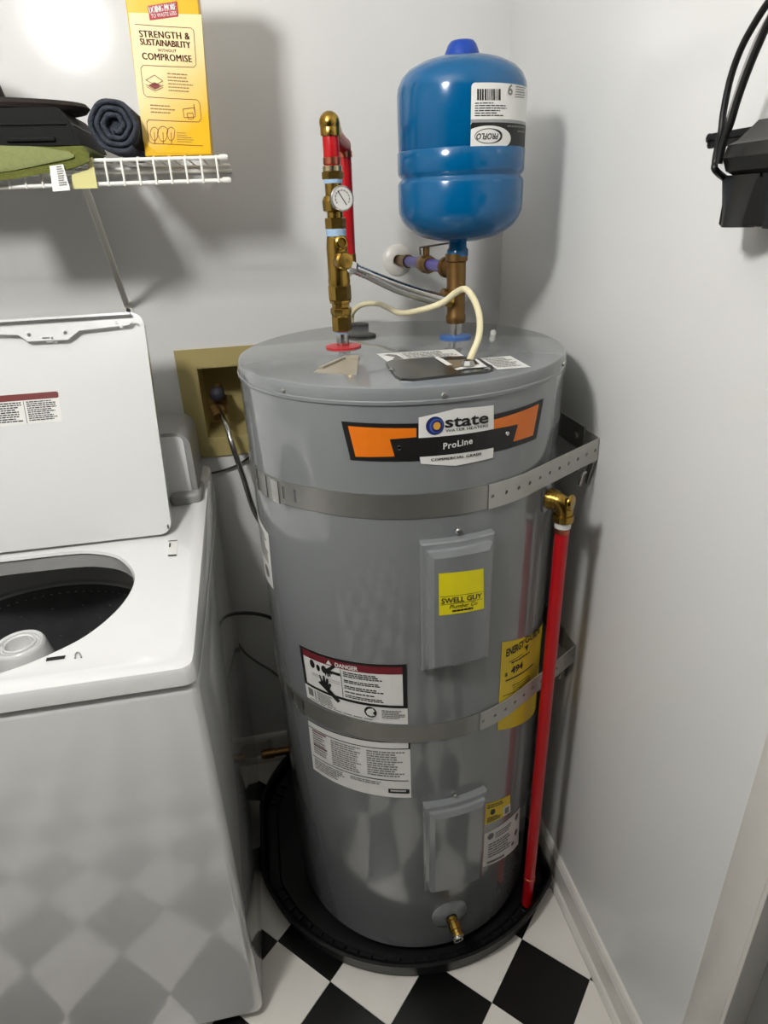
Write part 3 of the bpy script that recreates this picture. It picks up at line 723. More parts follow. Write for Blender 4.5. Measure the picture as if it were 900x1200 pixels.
seg('gauge_tee', 256, 214, .0150, BRASS, 20, lambda r, h: [(0, 0), (r*.85, 0), (r*.85, h*.18), (r*1.25, h*.22), (r*1.3, h*.5), (r*1.1, h*.62), (r*.9, h*.66), (r*.9, h), (0, h)])
seg('tape_ring', 215, 210, .0148, TAPE)
seg('reducer', 210, 201, .0172, BRASS, 6); seg('reducer', 201, 194, .0152, M('pale brass', (206, 190, 150), .22, 1.0), 20)
seg('crimp_ring', 193, 184, .0138, COPPER)
seg('pipe', 196, 146, .0126, REDPEX)
# dial gauge
gp = aty((400, 233), RY-.034); gd = Vector((.20, -.97, .10)).normalized()
bm = lathe(B(), [(0, -.022), (.008, -.022), (.008, -.006), (.016, -.006), (.0185, -.003), (.0185, .005), (.0172, .0062), (.0160, .0045), (0, .0045)], gp, gd, 28); g = finish('gauge', bm, CHROME, hr)
bm = lathe(B(), [(0, 0), (.0162, 0), (.0162, .0006), (0, .0006)], gp+gd*.0046, gd, 28); finish('dial', bm, M('dial face', (206, 204, 198), .4), g)
gu = Vector((0, 0, 1)); gu = (gu-gd*gu.dot(gd)).normalized(); gx = gu.cross(gd)*-1
GP = Plane(gp+gd*.0055, gu.cross(gd), gu)
decal('needle', GP, [line2d((-.0065, .0105), (.006, -.0095), .0016)]+path2d(ellipse(0, 0, .0115, .0115, 16, -.6, PI+.6), .0006)+[line2d((.010*math.cos(a), .010*math.sin(a)), (.013*math.cos(a), .013*math.sin(a)), .0007) for a in [-.5+k*.42 for k in range(11)]], INK, g, .0, px=False)
# top elbow and red return pipe
zt = rz(148); top = rz(129, 386)-.0165
bm = B(); tdir = Vector((.26, .94, -.42)).normalized()
e0 = Vector((X0, RY, top-.012)); 
tube(bm, [Vector((X0, RY, zt-.012)), Vector((X0, RY, top-.012)), Vector((X0, RY, top-.003))+tdir*.003, Vector((X0, RY, top))+tdir*.012, Vector((X0, RY, top))+tdir*.03], .0152, 18, smooth=4)
bmesh.ops.create_uvsphere(bm, u_segments=16, v_segments=10, radius=.0160, matrix=Matrix.Translation((X0, RY, top)))
finish('elbow', bm, BRASS, hr)
bk = aty((403.5, 181), 1.235)
a0 = Vector((X0, RY, top))+tdir*.03
bm = tube(B(), [a0-tdir*.004, bk+Vector((0, 0, .012))], .0118, 14); finish('return_pipe', bm, REDPEX, hr)
bm = lathe(B(), [(0, 0), (.0135, 0), (.0135, .010), (0, .010)], bk-Vector((0, 0, .005)), (0, 0, 1), 16); finish('crimp_ring', bm, COPPER, hr)
low = aty((409, 300), 1.235)
bm = tube(B(), [bk+Vector((0, 0, .016)), Vector((low.x, 1.235, low.z))], .0118, 14); bmesh.ops.create_uvsphere(bm, u_segments=14, v_segments=8, radius=.0119, matrix=Matrix.Translation(bk+Vector((0, 0, .014))))
finish('return_pipe', bm, REDPEX, hr)
bm = tube(B(), [Vector((low.x, 1.235, low.z+.004)), Vector((low.x, 1.235, low.z-.014)), Vector((low.x-.004, 1.222, low.z-.02)), Vector((X0+.006, RY+.01, low.z-.022))], .0125, 14, smooth=4); finish('elbow', bm, BRASS, hr)

# ------------------------------------------------------------------ flexible steel connector
fa = aty((411, 313), RY-.004); fb = aty((526, 353), cb.y-.012)
fx = thing('flexible_connector', 'shiny steel flexible pipe linking the mixing valve to the bronze tee', 'pipe', fa)
n = 60; fpts = [fa.lerp(fb, k/n)-Vector((0, 0, .004*math.sin(PI*k/n))) for k in range(n+1)]
bm = tube(B(), fpts, .0088, 14, rfun=lambda t: 1.0+.05*math.cos(t*2*PI*30)); finish('steel_tube', bm, CHROME, fx)
fo = Vector((.002, -.010, -.010))
bm = tube(B(), [p+fo*min(1, k/25)*.75 for k, p in enumerate(fpts[:56])], .0062, 12); finish('steel_tube', bm, STEEL, fx)
for p, q in ((fa, fb), (fb, fa)):
    d = (q-p).normalized(); bm = lathe(B(), [(0, 0), (.0105, 0), (.0112, .003), (.0112, .013), (.0098, .016), (0, .016)], p-d*.006, d, 6); finish('nut', bm, CHROME if p is fa else BRASS, fx, smooth=20)

# ------------------------------------------------------------------ cold tee, wall supply and expansion tank
CX, CYY = cb.x, cb.y
def cz(y, x=535): return aty((x, y), CYY).z
ct = thing('cold_water_tee', 'tall bronze tee rising from the blue ring on the heater', 'fitting', cb)
bm = cyl(B(), cb, (0, 0, 1), .0112, cz(374)-HZ, 18); finish('nipple', bm, CHROME, ct)
z0, z1 = cz(378), cz(297)
H = z1-z0
bm = lathe(B(), [(0, 0), (.0165, 0), (.0178, .004), (.0178, .012), (.0162, .016), (.0162, H*.42), (.0175, H*.45), (.0175, H*.5), (.0168, H*.53), (.0168, H*.88), (.0195, H*.9), (.0195, H), (0, H)], (CX, CYY, z0), (0, 0, 1), 22)
tb = finish('tee_body', bm, BRONZE, ct)
zs = cz(314)
bm = lathe(B(), [(0, 0), (.0155, 0), (.0155, .024), (.018, .025), (.018, .032), (0, .032)], (CX, CYY, zs), Vector((-.35, .94, 0)), 18); finish('side_port', bm, BRONZE, ct)
bm = lathe(B(), [(0, 0), (.0115, 0), (.0115, .02), (.013, .021), (.013, .03), (0, .03)], (CX, CYY, cz(352)), (fa-fb).normalized(), 16); finish('side_port', bm, BRONZE, ct)

ws = thing('cold_supply_pipe', 'violet blue pipe with lever valve coming out of the white wall flange', 'pipe', aty((466, 306), YB))
wf = aty((466, 305), YB); pa = Vector((wf.x+.004, YB, wf.z)); pb = Vector((CX, CYY, zs))+Vector((-.35, .94, 0)).normalized()*.028
bm = lathe(B(), [(.012, 0), (.033, 0), (.033, .002), (.028, .006), (.016, .009), (.012, .009)], (wf.x, YB, wf.z), (0, -1, 0), 36); finish('wall_flange', bm, TRIM, ws)
dd = (pb-pa); L = dd.length; dd.normalize()
bm = tube(B(), [pa+dd*.04, pb], .0108, 16); finish('pipe', bm, BLUEPEX, ws)
bm = lathe(B(), [(0, -.05), (.0115, -.05), (.0115, .03), (.0135, .032), (.0135, .05), (0, .05)], pa+dd*.02, dd, 14); finish('wall_stub', bm, BRONZE, ws)
vm = pa+dd*(L*.62)
bm = lathe(B(), [(0, -.026), (.0145, -.026), (.0145, -.014), (.017, -.01), (.017, .01), (.0145, .014), (.0145, .026), (0, .026)], vm, dd, 16); bv = finish('ball_valve', bm, BRONZE, ws)
bm = cyl(B(), vm, (0, 0, 1), .0065, .032, 10); finish('stem', bm, BRONZE, bv)
bm = B(); box(bm, (-.010, -.008, .0), (.060, .008, .003), .001, 1); box(bm, (-.010, -.008, -.012), (-.007, .008, .001), .001, 1)
bmesh.ops.transform(bm, matrix=Matrix.Translation(vm+Vector((-.004, 0, .030))) @ Matrix.Rotation(math.radians(-10), 4, 'Z') @ Matrix.Rotation(math.radians(-6), 4, 'Y'), verts=bm.verts); finish('lever', bm, M('dark lever steel', (92, 86, 78), .4, .6), bv)

TX, TY, TR = .3535, 1.154, .1035
et = thing('expansion_tank', 'blue cylindrical expansion tank with an upside down white label, mounted above the heater', 'tank', (TX, TY, z1-.004))
zt0, zt1 = cz(283, 538), cz(63, 541)
H = zt1-zt0
bm = lathe(B(), [(0, -.001), (.03, .001), (.06, .0075), (.078, .0155), (.09, .0245), (.0985, .036), (TR-.0008, .046), (TR, .056), (TR, H*.335), (TR-.001, H*.345), (TR-.005, H*.362), (TR-.005, H*.368), (TR-.001, H*.385), (TR, H*.395), (TR, H*.505), (TR-.0006, H*.5085), (TR-.0026, H*.511), (TR-.0018, H*.516), (TR-.0012, H*.80), (TR-.003, H*.84), (TR-.009, H*.885), (TR-.019, H*.92), (.065, H*.955), (.045, H*.975), (.02, H*.99), (0, H*.995)], (TX, TY, zt0), (0, 0, 1), 72)
finish('shell', bm, BLUE, et, smooth=50)
bm = lathe(B(), [(0, 0), (.0285, 0), (.0275, .008), (.022, .021), (.018, .0255), (.010, .027), (0, .0272)], (TX, TY, zt1-.010), (0, 0, 1), 32); finish('valve_cap', bm, BLUECAP, et)
bm = lathe(B(), [(0, 0), (.0185, 0), (.0185, .010), (.0155, .014), (.0155, zt0-z1+.03), (0, zt0-z1+.03)], (TX-.003, TY, z1-.004), (0, 0, 1), 20); finish('neck', bm, BLUE, et)
TC = Cyl(TX, TY, TR-.001)
lb = Label(TC, (552.5, 97), (552.5, 97), (552, 172), (552, 172))
ul = lb.c[0].x; vt, vb_ = lb.c[0].y, lb.c[2].y
ur = ul+.125
lb.c = [Vector((ul, vt)), Vector((ur, vt-.003)), Vector((ur, vb_-.003)), Vector((ul, vb_))]
tl_ = decal('tank_label', TC, [rrect(ul, vb_, ur, vt, .005)], PAPER, et, .0005, px=False)
ti = TC.inv
def tq(*p): return [ti(q) for q in p]
bars = []; rnd = random.Random(5); a = 559.0
while a < 586:
    wd = rnd.choice((.7, 1.2, 2.0)); bars.append(tq((a, 117.6), (a+wd, 117.6), (a+wd, 104.4), (a, 104.2))); a += wd+rnd.choice((.5, .8, 1.2))
decal('print', TC, bars+print_rows(TC, [(556.5, 120.5), (597, 121), (596, 138), (556, 138)], 6, thick=.4, seed=51, end=(.35, .9)), INK, tl_, .0008, px=False)
decal('print', TC, print_rows(TC, [(604, 101), (615.5, 103), (614.5, 117), (603, 116)], 5, thick=.4, seed=52), INKG, tl_, .0008, px=False)
decal('black_band', TC, [rrect(ul, vb_, ur, ti((560, 143.2))[1], .004)], INK, tl_, .0007, px=False)
decal('silver_band', TC, [[(ul, ti((560, 143.6))[1]), (ur, ti((560, 143.6))[1]), (ur, ti((560, 139.8))[1]), (ul, ti((560, 139.8))[1])]], M('silver print', (150, 150, 150), .4), tl_, .0008, px=False)
oc = Vector(ti((572.5, 159.5))); er = Vector(ti((587, 159.5))); eb = Vector(ti((572.5, 168))); RU = er.x-oc.x; RV = oc.y-eb.y
wo = Vector(ti((598, 162)))-oc
decal('white_oval', TC, [[(max(ul+.0003, p[0]), max(vb_+.0006, p[1])) for p in ellipse(oc.x, oc.y-.003, wo.x, RV*1.75, 44)]], PAPER, tl_, .0010, px=False)
ring = []
for k in range(44):
    a = 2*PI*k/44; b_ = 2*PI*(k+1)/44; w0 = .0007+.0022*max(0, math.cos(a))**2
    ring.append(line2d((oc.x+RU*math.cos(a), oc.y+RV*math.sin(a)), (oc.x+RU*math.cos(b_), oc.y+RV*math.sin(b_)), w0*1.3))
decal('print', TC, ring+path2d([(oc.x+wo.x*1.05*math.cos(t), oc.y-.003+RV*1.85*math.sin(t)) for t in [-.75+k*.1 for k in range(14)]], .0007), INK, tl_, .0013, px=False)
texts('lettering', TC, [('PROFLO', (oc.x+RU*.74, oc.y+RV*.36), (oc.x-RU*.9, oc.y+RV*.36), RV*.86, dict(bold=.02, flip=True, italic=.25))], INK, tl_, .0014, px=False)
texts('lettering', TC, [('6', ti((594.5, 111)), ti((600, 111.5)), .0135, dict(bold=.02))], INKG, tl_, .0011, px=False)
decal('print', TC, print_rows(TC, [(594, 147), (615, 149), (615, 151.5), (594, 149)], 1, thick=.8, seed=53)+print_rows(TC, [(606, 153), (614, 154), (614, 156), (606, 155)], 1, thick=.8, seed=54), INKG, tl_, .0010, px=False)

# ------------------------------------------------------------------ cream electric cable
kp = [atz((548, 429), HZ+.004), aty((552, 418), .94), aty((561, 395), .955), aty((562, 372), .985), aty((556, 352), 1.02), aty((546, 339), 1.04), aty((534, 343), 1.065), aty((518, 355), 1.085), aty((495, 363), 1.11), aty((470, 367), 1.17), aty((455, 361), 1.26), aty((443, 356), 1.35), aty((425, 357), 1.40), aty((414, 366), 1.43), Vector((.20, 1.455, 1.25)), Vector((.19, 1.46, 1.05))]
bm = tube(B(), kp, .0052, 10, smooth=6)
tag(finish('electric_cable', bm, CREAM, loc=kp[0], smooth=60), 'cream plastic electric cable looping up from the junction cover on the heater', 'cable')
bm = lathe(B(), [(.005, 0), (.011, 0), (.011, .004), (.0085, .010), (.005, .010)], atz((548, 430), HZ+.004), (0, 0, 1), 8)
finish('cable_clamp', bm, STEEL, heater, smooth=20)

# ================================================================== WASHING MACHINE
WX0, WX1, WY0, WY1, WZ = -0.853, -0.147, 0.779, 1.452, 0.866
washer = thing('washing_machine', 'white top loading washing machine with its lid open', 'washing machine', ((WX0+WX1)/2, (WY0+WY1)/2, 0))
bm = box(B(), (WX0+.002, WY0+.004, .018), (WX1-.002, WY1, WZ), .016, 4)
bmesh.ops.delete(bm, geom=[f for f in bm.faces if f.calc_center_median().z > WZ-.0015], context='FACES')
finish('cabinet', bm, WHITE, washer, smooth=50)
for sx in (WX0+.07, WX1-.07):
    for sy in (WY0+.07, WY1-.07):
        bm = lathe(B(), [(0, 0), (.02, 0), (.022, .008), (.012, .012), (.012, .03), (0, .03)], (sx, sy, 0), n=14); finish('levelling_foot', bm, BLACKP, washer)
def ztop(y): return .901+.095*(y-WY0)
OC = Vector((-.487, 1.00))
half = [(-.487, 1.143), (-.40, 1.142), (-.352, 1.134), (-.302, 1.104), (-.268, 1.038), (-.276, .965), (-.316, .898), (-.371, .858), (-.423, .836), (-.487, .822)]
pts = half+[(-.974-x, y) for x, y in half[-2:0:-1]]
crv = [Vector((p.x, p.y)) for p in catmull([Vector((x, y, 0)) for x, y in pts], 12, True)]
def open_r(a):
    d = Vector((math.cos(a), math.sin(a))); best = .2
    for i in range(len(crv)):
        p, q = crv[i-1]-OC, crv[i]-OC; den = d.x*(q.y-p.y)-d.y*(q.x-p.x)
        if abs(den) < 1e-12: continue
        t = (p.x*(q.y-p.y)-p.y*(q.x-p.x))/den; s = (p.x*d.y-p.y*d.x)/den
        if t > 0 and -1e-6 <= s <= 1+1e-6: best = t
    return best
def rect_r(a, ins, rad):
    d = Vector((math.cos(a), math.sin(a))); lo, hi = 0.0, 1.2
    x0, x1, y0, y1 = WX0+ins, WX1-ins, WY0+ins, WY1-ins
    cx, cy, hx, hy = (x0+x1)/2, (y0+y1)/2, (x1-x0)/2-rad, (y1-y0)/2-rad
    for _ in range(40):
        mid = (lo+hi)/2; p = OC+d*mid; qx = abs(p.x-cx)-hx; qy = abs(p.y-cy)-hy
        sd = math.hypot(max(qx, 0), max(qy, 0))+min(max(qx, qy), 0)-rad
        if sd < 0: lo = mid
        else: hi = mid
    return lo
NA = 160; angs = [2*PI*k/NA for k in range(NA)]
for cxx, cyy in ((WX1, WY0), (WX1, WY1), (WX0, WY0), (WX0, WY1)):
    a = math.atan2(cyy-OC.y, cxx-OC.x) % (2*PI)
    angs += [(a+da) % (2*PI) for da in (-.03, -.022, -.014, -.007, .0035, .011, .018, .026)]
angs = sorted(set(angs))
bm = B(); rings = []
def ring_(rf, zf):
    out = []
    for a in angs:
        r = rf(a); p = OC+Vector((math.cos(a), math.sin(a)))*r; out.append(bm.verts.new((p.x, p.y, zf(p.y))))
    rings.append(out)
ring_(lambda a: rect_r(a, .004, .02), lambda y: WZ+.002)
ring_(lambda a: rect_r(a, 0, .022), lambda y: WZ+.004)
ring_(lambda a: rect_r(a, 0.001, .022), lambda y: ztop(y)-.010)
ring_(lambda a: rect_r(a, .004, .02), lambda y: ztop(y)-.003)
ring_(lambda a: rect_r(a, .011, .02), lambda y: ztop(y))
ring_(lambda a: rect_r(a, .030, .03), lambda y: ztop(y)-.0005)
ring_(lambda a: rect_r(a, .036, .03), lambda y: ztop(y)-.004)
ring_(lambda a: open_r(a)+.012, lambda y: ztop(y)-.005)
ring_(lambda a: open_r(a)+.003, lambda y: ztop(y)-.007)
ring_(lambda a: open_r(a), lambda y: ztop(y)-.012)
for a, b in zip(rings, rings[1:]):
    for k in range(len(a)): bm.faces.new((a[k], a[(k+1) % len(a)], b[(k+1) % len(a)], b[k]))
finish('top_deck', bm, WHITE, washer, smooth=35)
bm = B(); rings = []
ring_(lambda a: open_r(a)+.0005, lambda y: ztop(y)-.0125); ring_(lambda a: open_r(a)+.004, lambda y: ztop(y)-.016); ring_(lambda a: open_r(a)+.008, lambda y: max(.884, ztop(y)-.045))
for a, b in zip(rings, rings[1:]):
    for k in range(len(a)): bm.faces.new((a[k], a[(k+1) % len(a)], b[(k+1) % len(a)], b[k]))
finish('shaded_lip', bm, TUBG, washer, smooth=35)  # lip of the deck opening, shade put into its greyer colour
BC = Vector((-.480, 1.053))
bm = lathe(B(), [(.262, .885), (.256, .880), (.252, .85), (.249, .80), (.246, .785), (.240, .782), (.240, .776), (.246, .775)], (BC.x, BC.y, 0), n=72); finish('tub_ring', bm, TUBG, washer)
bm = lathe(B(), [(.250, .786), (.244, .782), (.2385, .772), (.2385, .50), (.22, .47), (0, .46)], (BC.x, BC.y, 0), n=72); bk_ = finish('wash_basket', bm, BASKET, washer)
bm = B()
for row, (zz, nn) in enumerate(((.760, 90), (.725, 24), (.69, 24), (.655, 24))):
    for k in range(nn):
        a = 2*PI*(k+.5*(row % 2))/nn; c = Vector((BC.x+.2379*math.cos(a), BC.y+.2379*math.sin(a), zz)); t = Vector((-math.sin(a), math.cos(a), 0)); w_ = .0024
        vs = [bm.verts.new(c+t*w_*sx+Vector((0, 0, w_*.6*sz))) for sx, sz in ((-1, -1), (1, -1), (1, 1), (-1, 1))]; bm.faces.new(vs)
o = finish('perforation', bm, STEEL, bk_, smooth=0); o['kind'] = 'stuff'
AG = atz((22, 753), .822); AZ = .822-.798
bm = lathe(B(), [(.13, .45), (.115, .48), (.075, .54), (.062, .67), (.050, .755), (.0425, .790), (.0405, .796), (.038, .798), (.0325, .7965), (.032, .792), (.0275, .792), (.027, .797), (.0250, .798), (.0225, .796), (.0215, .765), (0, .763)], (AG.x, AG.y, AZ), n=40); finish('agitator', bm, WHITE, washer, smooth=35)
# lid
hy_ = 1.150; hz_ = ztop(1.150)+.003
LO = Vector((-.209, hy_, hz_)); LV_ = Vector((0, .129, .384)).normalized(); LP = Plane(LO, (1, 0, 0), LV_); LH = .412; LW = .582
bm = B(); hu, hv = LP.inv((203, 616.5)); hu = min(hu-.004, -.006); prism(bm, rrect(-LW, 0, 0, LH, .022, 6), LP.fwd, -.018, 0, [ellipse(hu, hv, .0022, .005, 12)])
es = [e for e in bm.edges if abs((e.verts[0].co-LO).dot(LP.N)) < 1e-4 and abs((e.verts[1].co-LO).dot(LP.N)) < 1e-4 and len(e.link_faces) == 2 and e.calc_face_angle(0) > .5]
bmesh.ops.bevel(bm, geom=es, offset=.003, segments=2, affect='EDGES')
lid = finish('lid', bm, WHITE, washer, smooth=35)
fl = [(-30, 395), (0, 393.5), (24.5, 394), (36, 401.5), (82, 399.5), (95.5, 389), (153, 382.5), (157, 378), (162, 380.5), (160, 376.5), (150, 375.5), (0, 387), (-30, 389)]
flu = [LP.inv(q) for q in fl]; flu = [(u, min(v, LH-.002)) for u, v in flu]; flu[0] = (-LW+.025, flu[1][1]); flu[-1] = (-LW+.025, LH-.002)
fh = []
for px, r in (((37.5, 394), .0034), ((79.5, 391.5), .0034), ((139.5, 380.0), .0031)):
    u, v = LP.inv(px); fh.append(ellipse(u, v, r, r, 14))
for px, a, b in (((57, 397.5), .006, .0012), ((64.5, 397.8), .0017, .002)):
    u, v = LP.inv(px); fh.append(rrect(u-a, v-b, u+a, v+b, b*.6, 3))
bm = B(); prism(bm, flu, LP.fwd, .012, .014, fh); finish('lid_flange', bm, WHITE, lid, smooth=0)
bm = B(); u0 = min(p[0] for p in flu); box_pts = [(u0, LH-.006), (-.02, LH-.006), (-.02, LH-.002), (u0, LH-.002)]
prism(bm, box_pts, LP.fwd, -.002, .014); finish('lid_flange_edge', bm, WHITE, lid, smooth=0)
lb = Label(LP, (0, 463), (68, 458.5), (75, 493.5), (0, 500.5))
e_ = lb.c[1]-lb.c[0]; lb.c[0] = lb.c[1]-e_.normalized()*.19; lb.c[3] = Vector((lb.c[0].x, lb.c[2].y)); lb.c[0].y = lb.c[1].y
lw = decal('warning_label', LP, [rrect(lb.c[3].x, lb.c[3].y, lb.c[1].x, lb.c[1].y, .004)], PAPER, lid, .0006, px=False)
decal('red_band', LP, [rrect(lb.c[3].x, lb.c[1].y-.0115, lb.c[1].x, lb.c[1].y, .0035)], M('maroon ink', (110, 30, 24), .5), lw, .0009, px=False)
decal('print', LP, lb.rows(.03, .26, .34, .93, 9, seed=61)+lb.rows(.37, .26, .66, .93, 9, seed=62)+lb.rows(.70, .26, .97, .93, 10, seed=63)+[lb.rect(.675, .24, .68, .98), lb.rect(.35, .24, .355, .98)], INK, lw, .0009, px=False)
# console
bm = B(); CK0, CK1 = 1.288, 1.43
prism(bm, rrect(WX0+.02, .938, -.166, 1.094, .030, 6), lambda u, v, o: Vector((u, o, v)), CK1, CK0)
co = finish('console', bm, WGREY, washer, smooth=35)
bm = B(); prism(bm, rrect(WX0+.04, .958, -.178, 1.087, .014, 5), lambda u, v, o: Vector((u, o, v)), CK0+.002, CK0-.003); finish('console_face', bm, WHITE, co, smooth=35)
bm = lathe(B(), [(0, 0), (.032, 0), (.03, .018), (.026, .022), (0, .022)], (-.42, CK0-.003, 1.03), (0, -1, 0), 28); finish('knob', bm, WGREY, co)
bm = box(B(), (-.222, CK0-.022, ztop(1.3)-.01), (-.158, CK0+.06, .968), .010, 3); finish('console_foot', bm, WGREY, washer)
# lock slot (black plate put in for its shade), catch and small sticker on the deck
DK = Plane((0, WY0, .901-.0045), (1, 0, 0), Vector((0, 1, .095)))
bm = B(); prism(bm, [DK.inv(q) for q in [(54, 775), (55, 771.5), (77, 768.5), (75.5, 772)]][::-1], DK.fwd, 0, .0012); finish('lock_slot_shade', bm, BLACKP, washer, smooth=0)
bm = tube(B(), [DK.fwd(*DK.inv(q), .001) for q in [(88, 772), (89, 766), (93, 765.5), (95.5, 771)]], .0012, 8, smooth=4); finish('catch', bm, WGREY, washer)
k_ = decal('deck_sticker', DK, [[(197, 651), (207.5, 650.5), (208.5, 634), (198.5, 635)]], PAPER, washer, .0012)
decal('print', DK, [[(197, 652.5), (207, 652), (207, 650.5), (197, 651)], [(198, 642), (200, 642), (200.4, 637), (198.6, 637)], [(197.5, 635.5), (208, 634.5), (208, 633.5), (197.5, 634.5)]], INK, k_, .0016)

# ================================================================== WASHER OUTLET BOX, HOSES, CORDS
ob = thing('washer_outlet_box', 'tan plastic recessed outlet box with hose valve set in the wall', 'outlet box', (-.06, YB, .969))
bm = B(); U = lambda u, v, o: Vector((u, YB-o, v))
FX = (-.192, .072, .969, 1.220)
for a0, a1, b0, b1 in ((FX[0], OBX0, FX[2], FX[3]), (OBX1, FX[1], FX[2], FX[3]), (OBX0, OBX1, FX[2], OBZ0), (OBX0, OBX1, OBZ1, FX[3])):
    box(bm, (a0, YB-.005, b0), (a1, YB+.001, b1))
bmesh.ops.remove_doubles(bm, verts=bm.verts, dist=1e-5); finish('frame', bm, BEIGE, ob, smooth=0)
bm = B(); dpt = YB+.125; t_ = .003
for lo, hi in (((OBX0, YB-.004, OBZ0), (OBX0+t_, dpt, OBZ1)), ((OBX1-t_, YB-.004, OBZ0), (OBX1, dpt, OBZ1)), ((OBX0, YB-.004, OBZ0), (OBX1, dpt, OBZ0+t_)), ((OBX0, YB-.004, OBZ1-t_), (OBX1, dpt, OBZ1)), ((OBX0, dpt-t_, OBZ0), (OBX1, dpt, OBZ1))): box(bm, lo, hi)
finish('recess', bm, BEIGE, ob, smooth=0)
vp = aty((256, 474), YB+.02)
bm = lathe(B(), [(0, 0), (.013, 0), (.013, .03), (.017, .032), (.017, .05), (.012, .054), (.012, .075), (0, .075)], vp+Vector((0, .05, .03)), Vector((.1, -.7, -.6)), 14); vv = finish('valve', bm, BRONZE, ob, smooth=25)
bm = lathe(B(), [(0, 0), (.010, 0), (.0165, .003), (.0165, .012), (.012, .015), (0, .015)], aty((255, 462), YB+.012), Vector((-.1, -.9, .35)), 10); finish('knob', bm, M('navy plastic knob', (14, 16, 26), .55, spec=.3), vv)
bm = lathe(B(), [(0, 0), (.012, 0), (.012, .03), (0, .03)], aty((251, 478), YB+.010), Vector((.3, -.8, -.5)), 12); finish('drain_spout', bm, BRONZE, ob)
hpts = [aty((259, 484), YB-.008), aty((266, 500), YB-.05), aty((272, 521), YB-.075), aty((284, 556), YB-.09), aty((300, 603), YB-.10), Vector((-.02, YB-.07, .75)), Vector((.03, YB-.05, .56)), Vector((.075, YB-.03, .47)), Vector((.09, YB+.004, .45))]
bm = tube(B(), hpts, .0062, 12, smooth=8); tag(finish('water_hose', bm, CHROME, loc=hpts[0], smooth=60), 'braided steel water hose hanging from the tan outlet box', 'hose')
bm = tube(B(), [aty(q, YB-.0088) for q in [(208, 566), (222, 562), (240, 556), (262, 551), (285, 541), (310, 520)]], .0025, 8, smooth=6)
tag(finish('power_cord', bm, BLACKP, smooth=60), 'thin black cord running along the wall below the tan outlet box', 'cord')
bm = tube(B(), [aty(q, YB-.02) for q in [(235, 740), (253, 724), (269, 719.5), (293, 718.5), (315, 723), (335, 735)]], .0045, 8, smooth=6)
tag(finish('power_cord', bm, BLACKP, smooth=60), 'black cord arching behind the heater at the height of the middle strap', 'cord')
bm = tube(B(), [Vector((-.22, YB-.012, .79)), Vector((-.17, YB-.010, .78))]+[aty(q, YB-.0065) for q in [(261, 700), (269, 731), (283, 760), (300, 775), (318, 786), (335, 800)]], .003, 8, smooth=6)
tag(finish('power_cord', bm, M('grey cord', (120, 118, 112), .5), smooth=60), 'thin grey cord drooping between the washing machine and the heater', 'cord')
# low drain pipe along the back wall
pz = aty((310, 884), YB-.06)
lp_ = thing('drain_pipe', 'brown metal drain pipe low along the wall behind the heater', 'pipe', (pz.x, YB-.06, pz.z))
bm = tube(B(), [Vector((-.135, YB-.06, pz.z)), Vector((.12, YB-.06, pz.z))], .011, 14); finish('pipe', bm, BRONZE, lp_)
bm = lathe(B(), [(.0105, 0), (.014, .001), (.014, .034), (.0105, .035)], (pz.x-.005, YB-.06, pz.z), (1, 0, 0), 14); finish('coupling', bm, BRONZE, lp_)
for xx in (-.11, .09):
    bm = tube(B(), [Vector((xx, YB-.06, pz.z)), Vector((xx, YB-.001, pz.z))], .006, 8); finish('pipe_clip', bm, STEEL, lp_)

# ================================================================== WIRE SHELF
SY, SZ, SZL = 1.182, 1.567, 1.5345
SX0, SX1 = -.90, -.0275
sh = thing('wire_shelf', 'white coated wire shelf on the wall above the washing machine', 'shelf', ((SX0+SX1)/2, YB, SZ))
def rail(nm, y, z, r, x1=SX1):
    bm = tube(B(), [Vector((SX0, y, z)), Vector((x1, y, z))], r, 10); o = finish(nm, bm, WIREW, sh)
    bm = lathe(B(), [(0, 0), (r*1.5, 0), (r*1.5, .010), (r*1.1, .013), (0, .0135)], (x1-.006, y, z), (1, 0, 0), 12); finish('end_cap', bm, WIREW, o)
    return o
rail('front_rail', SY, SZ, .0030); rail('lip_rail', SY-.004, SZL, .0032, SX1+.001); rail('middle_rail', (SY+YB)/2, SZ-.004, .0030); rail('back_rail', YB-.006, SZ-.004, .0030)
first = None; x = SX1-.011
while x > SX0:
    if first is None:
        bm = tube(B(), [(x, YB-.004, SZ+.0035), (x, SY+.012, SZ+.0035), (x, SY+.001, SZ+.0025), (x, SY-.0045, SZ-.002), (x, SY-.0068, SZ-.010), (x, SY-.0072, SZL-.003)], .0017, 6)
        first = finish('wire', bm, WIREW, sh); fx0 = x
    else:
        o = first.copy(); COL.objects.link(o); o.location.x = x-fx0
    x -= .0238
bf = aty((150, 360), YB); ba = aty((97, 221), SY); 
bt = thing('shelf_bracket', 'grey sloping metal brace from the wall up to the front of the wire shelf', 'bracket', bf)
bm = B(); p0 = Vector((bf.x, YB-.006, bf.z+.006)); p1 = Vector((ba.x+.003, SY+.004, SZL+.004)); dd = (p1-p0); Lb = dd.length
mm = dd.to_track_quat('Z', 'Y').to_matrix().to_4x4(); mm.translation = p0
box(bm, (-.0055, -.0012, 0), (.0055, .0012, Lb)); box(bm, (-.0055, -.006, 0), (-.0043, .0012, Lb)); box(bm, (.0043, -.006, 0), (.0055, .0012, Lb))
bmesh.ops.transform(bm, matrix=mm, verts=bm.verts); finish('arm', bm, WIREW, bt, smooth=20)
bm = B(); prism(bm, rrect(bf.x-.009, bf.z-.018, bf.x+.009, bf.z+.014, .005, 4), lambda u, v, o: Vector((u, YB-o, v)), 0, .003); finish('foot', bm, WIREW, bt, smooth=20)
